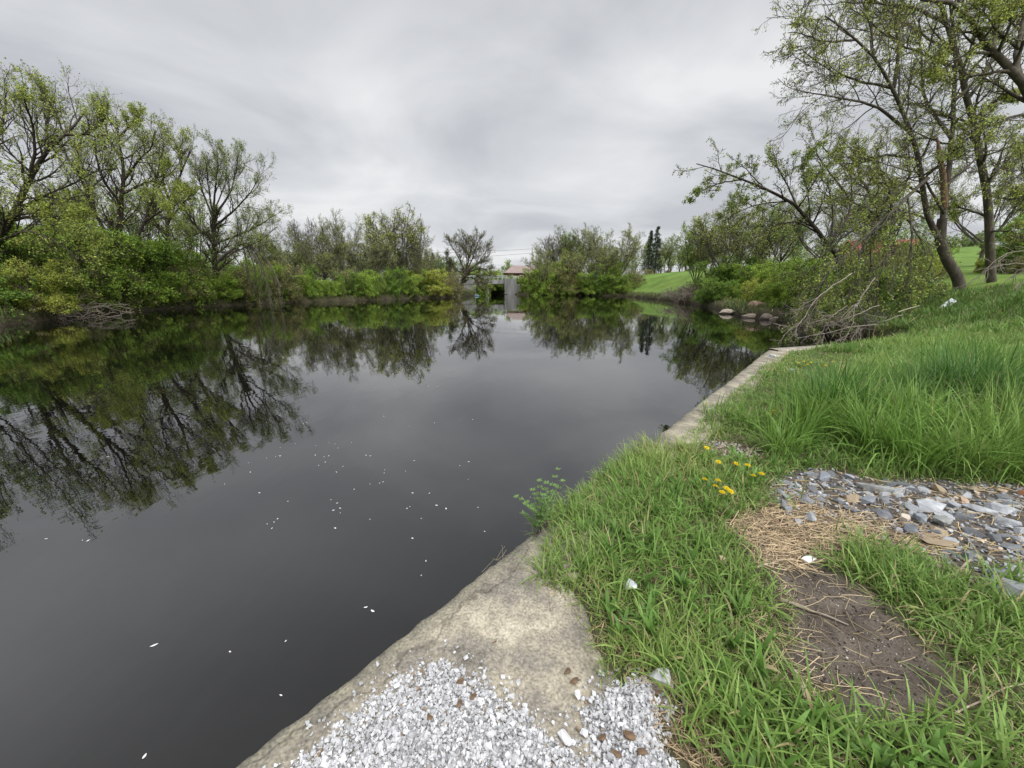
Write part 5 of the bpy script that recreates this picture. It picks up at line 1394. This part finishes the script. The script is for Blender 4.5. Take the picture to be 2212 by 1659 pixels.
tree_from_limbs('maple_tree', b, limbs, [(.20, .06), (.07, .02), (.09, .02), (.08, .015), (.08, .015), (.08, .015), (.07, .015), (.06, .015), (.07, .015), (.06, .015), (.06, .015), (.05, .015)], rng, 'tall maple with one long straight trunk leaning left, nearest the right edge', levels=LV2, leaf=(4, .062), leafcol=LR, lmax=(2.6, 1.25, .6), spread=.05, minr=.005, droop=.4, t0=.3, bark=M_MAPLE)

fw = 18.5; b = gbase(2330, fw)
limbs = [np.vstack([b - [0, 0, .3], pl(fw, [(2320, 500), (2300, 380), (2250, 260), (2195, 160), (2140, 120), (2125, 80), (2095, 40), (2050, 5), (1990, 0)])]), pl(fw, [(2195, 160), (2200, 100), (2210, 40), (2205, -40)], dz=1), pl(fw, [(2140, 120), (2150, 60), (2155, 0), (2165, -60)], dz=1), pl(fw, [(2135, 115), (2095, 115), (2060, 130), (2010, 140)], dz=-1), pl(fw, [(2200, 105), (2160, 70), (2120, 20)], dz=-1), pl(fw, [(2250, 260), (2200, 250), (2140, 270), (2090, 280)], dz=-1.5), pl(fw, [(2300, 380), (2230, 370), (2160, 400)], dz=-1)]
tree_from_limbs('maple_tree', b, limbs, [(.30, .05), (.12, .03), (.10, .02), (.06, .015), (.06, .015), (.07, .015), (.06, .015)], rng, 'maple whose dark forked limbs reach in from outside the upper right corner', levels=LV2, leaf=(4, .064), leafcol=LR, lmax=(2.2, 1.1, .55), spread=.05, minr=.005, droop=.4, t0=.45, bark=M_MAPLE)

# leaning tree over the water
fw = 26; b = gbase(1835, fw)
limbs = [np.vstack([b - [0, 0, .2], pl(fw, [(1812, 565), (1785, 525), (1750, 478), (1705, 435), (1655, 410), (1600, 388), (1550, 368), (1505, 352)], dz=-1)]), pl(fw, [(1705, 435), (1650, 440), (1600, 455), (1560, 480)], dz=-1.5), pl(fw, [(1750, 478), (1745, 420), (1735, 370), (1730, 335)], dz=1), pl(fw, [(1655, 410), (1620, 375), (1600, 355), (1585, 345)], dz=1), pl(fw, [(1600, 388), (1560, 395), (1520, 410), (1500, 430)], dz=-1),
         pl(fw, [(1770, 505), (1720, 480), (1670, 490), (1620, 520)], dz=-2), pl(fw, [(1725, 455), (1700, 400), (1680, 360), (1670, 330)], dz=2), pl(fw, [(1790, 530), (1800, 470), (1790, 410), (1770, 350)], dz=1.5), pl(fw, [(1785, 525), (1830, 470), (1840, 400), (1830, 340)], dz=3), pl(fw, [(1830, 420), (1790, 370), (1760, 320), (1770, 300)], dz=3)]
tree_from_limbs('leaning_tree', b, limbs, [(.17, .025), (.05, .012), (.05, .012), (.04, .012), (.05, .012), (.06, .012), (.06, .012), (.07, .015), (.09, .015), (.06, .012)], rng, 'tree whose bowed trunk leans far left over the water from the right bank', levels=((12, .32, 45, .05), (7, .42, 42, .02), (5, .5, 40, 0)), leaf=(5, .085), leafcol=(.21, .26, .07), lmax=(2.2, 1.1, .55), spread=.06, minr=.006, t0=.3)

fw = 30; b = gbase(1925, fw)
limbs = [np.vstack([b, pl(fw, [(1915, 540), (1895, 450), (1860, 390), (1810, 350), (1770, 310)])]), np.vstack([b, pl(fw, [(1930, 530), (1925, 440), (1900, 370), (1860, 320)])]), pl(fw, [(1900, 470), (1850, 440), (1800, 430), (1760, 400)], dz=-1), pl(fw, [(1925, 440), (1960, 390), (1965, 340), (1960, 310)], dz=2), pl(fw, [(1860, 390), (1850, 340), (1820, 300)], dz=1), pl(fw, [(1915, 500), (1870, 490), (1830, 500)], dz=-2)]
tree_from_limbs('small_tree', b, limbs, [(.16, .03), (.15, .03), (.07, .015), (.07, .015), (.06, .015), (.06, .015)], rng, 'small leafy tree behind the fallen branches, left of the curved maple trunk', levels=((14, .36, 45, .04), (8, .42, 42, .02), (5, .5, 42, 0)), leaf=(4, .08), leafcol=LR, lmax=(2.3, 1.1, .55), spread=.06, minr=.006)

# the fallen crown hanging over the inlet
fw = 18; fb = D(1990, 405, fw)
limbs = [pl(fw, [(2005, 385), (1970, 415), (1930, 455), (1880, 500), (1830, 550), (1790, 590)], dz=-1), pl(fw, [(1930, 455), (1920, 530), (1900, 600), (1880, 660)], dz=-.5), pl(fw, [(1880, 500), (1850, 570), (1830, 640), (1800, 700)], dz=-1), pl(fw, [(1960, 425), (1970, 500), (1965, 580), (1950, 650)], dz=-.5), pl(fw, [(1830, 550), (1780, 600), (1760, 650), (1740, 700)], dz=-1), pl(fw, [(1900, 480), (1840, 500), (1790, 540), (1740, 600)], dz=1),
         pl(fw, [(1940, 450), (1990, 520), (2010, 580), (2020, 620)], dz=1), pl(fw, [(1880, 500), (1880, 580), (1860, 660)], dz=1)]
tree_from_limbs('fallen_branch', fb, limbs, [(.075, .03)] + [(.04, .012)] * 7, rng, 'broken crown of branches with sparse leaves hanging down over the inlet', 'branch', levels=((14, .42, 40, -.16), (7, .45, 38, -.14), (5, .5, 38, -.12)), leaf=(6, .075), leafcol=(.19, .235, .06), bark=M_BARK_GREY, lmax=(1.8, .9, .45), spread=.05, minr=.005)
fw = 16.5; fb = D(1830, 720, fw)
limbs = [pl(fw, [(1840, 590), (1790, 625), (1760, 650), (1735, 690), (1690, 725)], dz=-.5), pl(fw, [(1770, 640), (1750, 680), (1720, 715)], dz=.3), pl(fw, [(1890, 600), (1850, 660), (1840, 700), (1820, 740)], dz=-.4), pl(fw, [(1850, 650), (1870, 690), (1865, 735)], dz=.3), pl(fw, [(1930, 700), (1850, 705), (1780, 720), (1720, 730)], dz=-.5), pl(fw, [(1900, 660), (1820, 690), (1760, 705), (1710, 730)], dz=.4), pl(fw, [(1830, 660), (1790, 690), (1770, 735)], dz=-.3), pl(fw, [(1950, 680), (1890, 700), (1840, 725), (1800, 745)], dz=.2)]
tree_from_limbs('dead_branch', fb, limbs, [(.024, .008), (.014, .005), (.024, .008), (.014, .005), (.022, .007), (.018, .006), (.014, .005), (.018, .006)], rng, 'pale bare dead branches sprawling into the inlet behind the quay corner', 'branch', levels=((7, .4, 40, -.07), (4, .45, 38, -.05), (3, .5, 38, -.05)), leaf=None, bark=M_BLEACH, lmax=(1.0, .5, .25), minr=.004)
# root mass behind it
fw = 16.8; limbs = []
for k in range(14):
    x0 = rng.uniform(1720, 1920); limbs.append(pl(fw + rng.uniform(-.4, .8), [(x0, 735 - (x0 - 1720) * .1), (x0 + rng.normal(0, 40), 705 + rng.normal(0, 12)), (x0 + rng.normal(0, 60), 690 + rng.normal(0, 15))]))
tree_from_limbs('brush_heap', D(1820, 735, fw), limbs, [(.03, .008)] * 14, rng, 'heap of brown dead brush at the waterline under the hanging branches', 'brush', levels=((9, .5, 50, -.05), (5, .5, 45, -.05)), leaf=None, bark=M_BARK_GREY, lmax=(.9, .45, .3), minr=.005)
# second brush pile on the far right shore
fw = 58; limbs = []
for k in range(16):
    x0 = rng.uniform(1452, 1535); limbs.append(pl(fw - (x0 - 1452) * .1 + rng.uniform(-.5, 1), [(x0, 655), (x0 + rng.normal(0, 14), 640), (x0 + rng.normal(0, 25), 628 + rng.normal(0, 5))]))
tree_from_limbs('brush_heap', D(1490, 655, fw), limbs, [(.05, .015)] * 16, rng, 'grey heap of dead brush on the shore at the right end of the lawn', 'brush', levels=((9, .5, 50, -.03), (5, .5, 45, -.03)), leaf=None, bark=M_DEAD, lmax=(1.8, .9, .3), minr=.012)
# bare arching brush at the far right edge
fw = 17; limbs = [pl(fw, [(2290, 600), (2220, 570), (2150, 575), (2100, 610)]), pl(fw, [(2290, 590), (2230, 545), (2170, 550), (2120, 590)], dz=-.5), pl(fw, [(2290, 610), (2230, 580), (2180, 600), (2150, 635)], dz=.4), pl(fw, [(2280, 620), (2230, 600), (2205, 620), (2200, 650)], dz=-.4)]
tree_from_limbs('dead_branch', D(2290, 610, fw), limbs, [(.03, .006)] * 4, rng, 'bare arching dead twigs over the grass at the right edge', 'branch', levels=((10, .35, 35, -.08), (4, .4, 35, -.08)), leaf=None, bark=M_DEAD, lmax=(.9, .4, .3), minr=.004)
# driftwood on the left waterline
DR = [([(-10, 690), (60, 672), (150, 690), (240, 688)], 27, 'long grey dead limb lying along the far left waterline'), ([(0, 660), (40, 690), (110, 712), (130, 725)], 26, 'pale dead branch dipping into the water at the far left'), ([(20, 705), (80, 680), (170, 668), (240, 660)], 28, 'dead branch slanting up right under the yellow green shrub'),
      ([(40, 690), (100, 685), (140, 700)], 26.5, 'short dead branch crossing the driftwood at the far left')]
for pts, fw, lb in DR:
    l0 = pl(fw, pts, dz=2.5)
    l0[:, 2] = np.maximum(l0[:, 2], WZ - .05)
    tree_from_limbs('driftwood', l0[0], [l0, l0[1:] + [0.2, .6, .1]], [(.06, .015), (.05, .012)], rng, lb, 'driftwood', levels=((9, .35, 40, -.02), (4, .4, 40, 0)), leaf=None, bark=M_DEAD, lmax=(1.6, .7, .3), minr=.010)
l0 = pl(66, [(745, 640), (765, 612), (778, 590)]); l0[0, 2] = WZ
tree_from_limbs('driftwood', l0[0], [l0, pl(66, [(752, 630), (775, 625), (800, 618)])], [(.09, .03), (.05, .02)], rng, 'pale forked dead branch standing out of the water on the far left bank', 'driftwood', levels=((6, .35, 40, 0), (3, .4, 40, 0)), leaf=None, bark=M_DEAD, lmax=(1.6, .7, .3), minr=.015)
l0 = pl(76, [(830, 645), (850, 641), (880, 638), (905, 645)]); l0[:, 2] = np.maximum(l0[:, 2], WZ)
tree_from_limbs('driftwood', l0[0], [l0], [(.12, .06)], rng, 'low curved log at the waterline below the tallest pale tree', 'driftwood', levels=((4, .2, 40, 0),), leaf=None, bark=M_BARK, lmax=(.8, .4, .3), minr=.02)

# ------------------------------------------------------------------ shore rocks
def shore_rock(px, py, fw, sx_, sz_, lb, tint=(1, 1, 1)):
    v0, f0 = ico()[3]
    V = facet(v0.copy(), rng, 10, .6, .95) * np.array([sx_, sx_ * .7, sz_]); th = rng.normal(0, .3)
    V = V @ np.array([[math.cos(th), -math.sin(th), 0], [math.sin(th), math.cos(th), 0], [0, 0, 1]]).T
    c = W(px, py, WZ) if py > 660 else D(px, py, fw)
    fw = c[1]
    o = mesh_np('shore_rock', V, None, M_SHORE, np.tile(tint, (len(V), 1)), False, None, f0); o.location = (c[0], fw, WZ + sz_ * .3 if py > 660 else hz(c[0], fw))
    tag(o, lb, 'rock', 'rocks along the right shore')


shore_rock(1568, 678, 34.5, .7, .34, 'pale rounded boulder in the water at the right shore, leftmost of the shore rocks', (1.25, 1.2, 1.15))
shore_rock(1590, 668, 36, .35, .25, 'small grey rock just behind the pale boulder', (1, 1, 1))
shore_rock(1622, 686, 31, .75, .25, 'flat brownish rock between the boulder and the tilted slab', (.9, .85, .8))
shore_rock(1655, 690, 28.6, .55, .34, 'dark tilted rock beside the pale slab', (.8, .75, .75))
shore_rock(1680, 692, 27.2, .6, .22, 'pale flat slab nearest the dead branches', (1.25, 1.2, 1.15))
shore_rock(1640, 640, 31, .8, .5, 'reddish brown rock up the bank behind the shore rocks', (1.0, .8, .7))
o = bpy.data.objects[-1] if False else None

# white board, plastic scrap, pole
fw = 17.5; c = D(2062, 660, fw); zz = hz(c[0], fw)
bd = empty('broken_board', (c[0], fw, zz), 'white broken board with a black underside lying in the grass below the curved maple', 'board')


def box(cx, cy, cz, sx_, sy_, sz_, bev=.0):
    v = np.array([[a, b_, c_] for a in (-1, 1) for b_ in (-1, 1) for c_ in (-1, 1)], float) * .5 * np.array([sx_, sy_, sz_]) + np.array([cx, cy, cz])
    f = np.array([[0, 1, 3, 2], [4, 6, 7, 5], [0, 4, 5, 1], [2, 3, 7, 6], [0, 2, 6, 4], [1, 5, 7, 3]])
    return v, f


def boxes(name, bl, mat, parent=None, bevel=0):
    a = Acc()
    for q in bl: a.add(*box(*q))
    o = a.build(name, mat, parent)
    if bevel:
        md = o.modifiers.new('b', 'BEVEL'); md.width = bevel; md.segments = 2
    return o


o = boxes('panel', [(0, 0, .26, .85, .05, .24)], M_BOARD, bd, .012); o.rotation_euler = (-.9, -.5, .3)
o = boxes('underside', [(.06, .06, .23, .78, .03, .22)], M_BLACK, bd, .008); o.rotation_euler = (-.9, -.5, .3)
c = D(1850, 662, 18); v0, f0 = ico()[2]
V = facet(v0.copy(), rng, 8, .3, .8) * np.array([.26, .12, .13]) * rng.uniform(.8, 1.2, (len(v0), 1))
o = mesh_np('plastic_scrap', V, None, M_PLASTIC, None, False, None, f0); o.location = (c[0], 18, c[2]); tag(o, 'crumpled white plastic caught in the branches above the inlet', 'litter')
P = spline([D(1940, 674, 16.5), D(1962, 667, 16.8), D(1986, 660, 17.2)], 8); c = P.mean(0)
V, Q = tubes((P - c)[None], np.full((1, 8), .02), 6); o = mesh_np('stick', V, Q, M_PALE, None, True); o.location = tuple(c); tag(o, 'straight pale stick at the edge of the grass left of the white board', 'stick')
# scraps on the quay corner and lawn
stone_thing('grey_stone', 1668, 771, .09, 'pale grey stone on the concrete near the far corner of the quay', 'stone', M_SLATE, .45, tint=(2.1, 2.1, 2.1), z=.0, sub=2)
stone_thing('grey_stone', 1668 + 152, 800, .13, 'flat pale stone in the lawn right of the far dandelions', 'stone', M_TAN, .35, tint=(1.6, 1.6, 1.8), sub=3, sink=-.2, elong=1.5)
stone_thing('grey_stone', 1711, 806, .07, 'small pale blue stone in the lawn below the far dandelions', 'stone', M_SLATE, .6, tint=(1.7, 1.8, 1.95), sub=2, sink=-.2)

# ------------------------------------------------------------------ bridge
fw = 108; bz = D(1095, 606, fw)[2]
x0 = D(960, 610, fw)[0]; x1 = D(1094, 610, fw)[0]; x2 = D(1116, 610, fw)[0]
br_ = empty('bridge', ((x0 + x1) / 2, fw, WZ), 'small grey concrete road bridge with a metal railing at the far end of the pond', 'bridge')
cx = (x0 + x1) / 2; dz0 = D(1090, 614, fw)[2] - WZ; dz1 = D(1090, 605, fw)[2] - WZ
ln = x1 - x0
boxes('deck', [(0, 3.5, (dz0 + dz1) / 2 + .05, ln + .4, 7, dz1 - dz0)], M_CONC_FAR, br_, .04)
hh = dz1 + .3
boxes('abutment', [((x1 + x2) / 2 - cx, 3.2, hh / 2 - .5, x2 - x1, 7.4, hh + 1.0), ((x1 - cx) - .05, 3.2, hh / 2 + .1, .9, 7.8, hh + .1)], M_CONC_FAR, br_, .05)
xw = D(1132, 610, fw)[0]; boxes('wing_wall', [((x2 + xw) / 2 - cx, .6, hh * .33 - .5, xw - x2, .7, hh * .66 + 1.0)], M_CONC_FAR, br_, .05); xl = D(1056, 610, fw)[0]; boxes('abutment', [((x0 + xl) / 2 - cx, 3.5, dz0 / 2 - .5, xl - x0, 6.8, dz0 + 1.0 - .02)], M_CONC_FAR, br_, .05)
for sg in (0.1, 6.9):
    a = [(0, sg, dz1 + 1.2, ln, .12, .12), (0, sg, dz1 + .7, ln, .08, .08)] + [(-ln / 2 + k * ln / 14, sg, dz1 + .6, .12, .10, 1.08) for k in range(15)]
    boxes('railing', a, M_METAL, br_)
# post with blue float
fw = 90; c = D(1027, 636, fw)
po = empty('marker_post', (c[0], fw, WZ), 'thin white post with a pale blue float standing in the water by the bridge', 'post')
V, Q = tubes(np.array([[[0, 0, -.5], [0, .02, 1.2], [.05, .02, 2.6]]]), np.full((1, 3), .07), 8); mesh_np('pole', V, Q, M_PLASTIC, None, True, po)
v0, f0 = ico()[2]; mesh_np('float', v0 * [.55, .4, .28] + [.3, -.2, .12], None, M_BLUE, None, True, po, f0)

# ------------------------------------------------------------------ houses
def gable_house(name, label, loc, rz, lx, ly, wall_h, roof_h, wallm, roofm, over=.35, win=(), hip=0.0, chim=False):
    root = empty(name, loc, label, 'building'); root.rotation_euler = (0, 0, rz)
    hx, hy = lx / 2, ly / 2
    V = [[-hx, -hy, -1], [hx, -hy, -1], [hx, hy, -1], [-hx, hy, -1], [-hx, -hy, wall_h], [hx, -hy, wall_h], [hx, hy, wall_h], [-hx, hy, wall_h], [-hx + hip, 0, wall_h + roof_h - .06], [hx - hip, 0, wall_h + roof_h - .06]]
    mesh_np('wall', V, [[0, 1, 5, 4], [1, 2, 6, 5], [2, 3, 7, 6], [3, 0, 4, 7]], wallm, None, False, root, [[4, 7, 8], [5, 9, 6]])
    ox, oy = hx + over, hy + over; dz = roof_h * over / hy; th = .14; ze = wall_h - dz; zr = wall_h + roof_h
    hp = max(hip - over, -over) if hip else 0
    rx = hx - hip if hip else ox
    A_ = [[-ox, -oy, ze], [ox, -oy, ze], [rx, 0, zr], [-rx, 0, zr], [-ox, oy, ze], [ox, oy, ze]]
    B_ = [[p[0], p[1], p[2] + th] for p in A_]
    V = A_ + B_
    Qd = [[6, 7, 8, 9], [8, 11, 10, 9], [0, 3, 2, 1], [2, 3, 4, 5], [0, 1, 7, 6], [4, 10, 11, 5]]
    Td = []
    if hip: Td = [[6, 9, 10], [7, 11, 8], [0, 4, 3], [1, 2, 5]]; Qd += [[0, 6, 10, 4], [1, 5, 11, 7]]
    else: Qd += [[0, 6, 9, 3], [3, 9, 10, 4], [1, 2, 8, 7], [2, 5, 11, 8]]
    ro = mesh_np('roof', V, Qd, roofm, None, False, root, Td if Td else None)
    if chim: boxes('chimney', [(hx * .2, 0, zr + .3, .6, .6, 1.4)], M_WALL, ro)
    for (wx_, wz_, ww, wh) in win:
        f = boxes('window', [(wx_, -hy - .02, wz_, ww + .2, .08, wh + .2)], M_PLASTIC, root)
        boxes('pane', [(wx_, -hy - .05, wz_, ww, .06, wh)], M_GLASS, f)
    return root


fw = 124; xa = D(1089, 600, fw)[0]; zb = D(1089, 605, fw)[2]; ze = D(1089, 591, fw)[2]; zr = D(1120, 577, fw)[2]
gable_house('red_house', 'dark red house with a pinkish hipped roof beside the far bridge', (xa + 6.5, fw + 4, zb - .3), .12, 13, 8, ze - zb + .6, (zr - ze) * 1.1, M_WALL, M_ROOF, .4, [(-4.5, 1.2, .9, 1.0), (-1.5, 1.2, .9, 1.0)], 2.6)
gable_house('porch_shed', 'small pale roofed shed in front of the dark red house', (xa + 2.6, fw - 2.5, zb - .6), .12, 3.2, 2.6, .9, .7, M_WALL, M_CONC_FAR, .3)
fw = 58; c = D(1965, 560, fw); zb = hz(c[0], fw); zr = D(1950, 508, fw)[2]
gable_house('red_barn', 'bright red metal roofed barn on the rise behind the fallen branches', (c[0], fw + 5, zb - .8), -.2, 8.5, 6.5, max(1.6, (zr - zb) * .45), max(1.8, (zr - zb) * .6), M_BARN, M_BARN, .4, [(0, 1.2, 2.4, 1.3)])

# ------------------------------------------------------------------ utility pole, lines
fw = 132; pb = gbase(1149, fw); zt = D(1149, 533, fw)[2]
up_ = empty('utility_pole', tuple(pb), 'pale weathered utility pole rising behind the red roofed house', 'pole')
hp = zt - pb[2]
V, Q = tubes(np.array([[[0, 0, -.5], [0, 0, hp * .5], [0, 0, hp]]]), np.array([[.26, .22, .17]]), 8); mesh_np('pole', V, Q, M_POLE, None, True, up_)
boxes('crossarm', [(0, 0, hp - .7, .14, 2.2, .14)], M_POLE, up_)
for k, (dy_, y0, y1, nm) in enumerate([(-.9, 538, 545, 'upper'), (.9, 546, 560, 'middle'), (0.0, 577, 580, 'lowest')]):
    a = np.array([pb[0], pb[1] + dy_, D(1149, y0, fw)[2]]); b2 = D(820, y1, fw + 6)
    P = np.array([a * (1 - t_) + b2 * t_ - np.array([0, 0, 1.6 * 4 * t_ * (1 - t_) * .35]) for t_ in np.linspace(0, 1, 20)])
    V, Q = tubes((P - a)[None], np.full((1, 20), .035), 4); o = mesh_np('power_line', V, Q, M_WIRE, None, True); o.location = tuple(a)
    tag(o, nm + ' of the thin power lines running left from the utility pole', 'power line', 'power lines left of the utility pole')

# ------------------------------------------------------------------ far wood
rng = np.random.default_rng(61); bk = Acc(); LVv = []; LCc = []
for k in range(210):
    a = radians(rng.uniform(-62, 62)); rr_ = rng.uniform(150, 240)
    if -9 < math.degrees(a) < 7: rr_ = rng.uniform(165, 240)
    x_, y_ = math.sin(a) * rr_, math.cos(a) * rr_; zg = hz(x_, y_); h_ = rng.uniform(5, 9) if abs(math.degrees(a)) < 12 else rng.uniform(6, 11)
    st = []
    for q in range(5):
        e_ = np.array([rng.normal(0, 1.6), rng.normal(0, 1.6), h_ * rng.uniform(.75, 1)]); st.append(spline(np.array([[0, 0, 0], e_ * [.4, .4, .5], e_]), 6))
    P = np.array(st) + [x_, y_, zg]
    V, Q = tubes(P, np.tile(np.linspace(.14, .03, 6), (5, 1)), 3); bk.add(V, Q)
    P2, R2 = kids(P, np.full((5, 6), .05), rng, 9, .2, 1, .35, 45, 4, .15, .05, .6); V, Q = tubes(P2, R2, 3); bk.add(V, Q)
    P3, R3 = kids(P2, R2, rng, 4, .2, 1, .5, 45, 4, .15, .03, .6)
    V, Q, pi = leaves(P3, rng, 5 if rng.random() < .75 else 2, .42, .1, .25, 0, .5, 1.2)
    LVv.append(V); LCc.append(leaf_colors(pi, rng, np.array([.16, .20, .075]) * rng.uniform(.75, 1.2)))
fwd = empty('far_wood', (0, 0, 0), 'hazy mixed spring woodland closing the view beyond the bridge', 'woodland'); fwd['kind'] = 'stuff'
bk.build('trunks', M_BARK_GREY, fwd, True)['kind'] = 'stuff'
V = np.concatenate(LVv); mesh_np('foliage', V, np.arange(len(V)).reshape(-1, 4), M_LEAF, np.concatenate(LCc), False, fwd)['kind'] = 'stuff'

# ------------------------------------------------------------------ render settings
scene.cycles.max_bounces = 6; scene.cycles.diffuse_bounces = 3; scene.cycles.glossy_bounces = 3; scene.cycles.transmission_bounces = 4; scene.cycles.transparent_max_bounces = 4
scene.cycles.caustics_reflective = False; scene.cycles.caustics_refractive = False
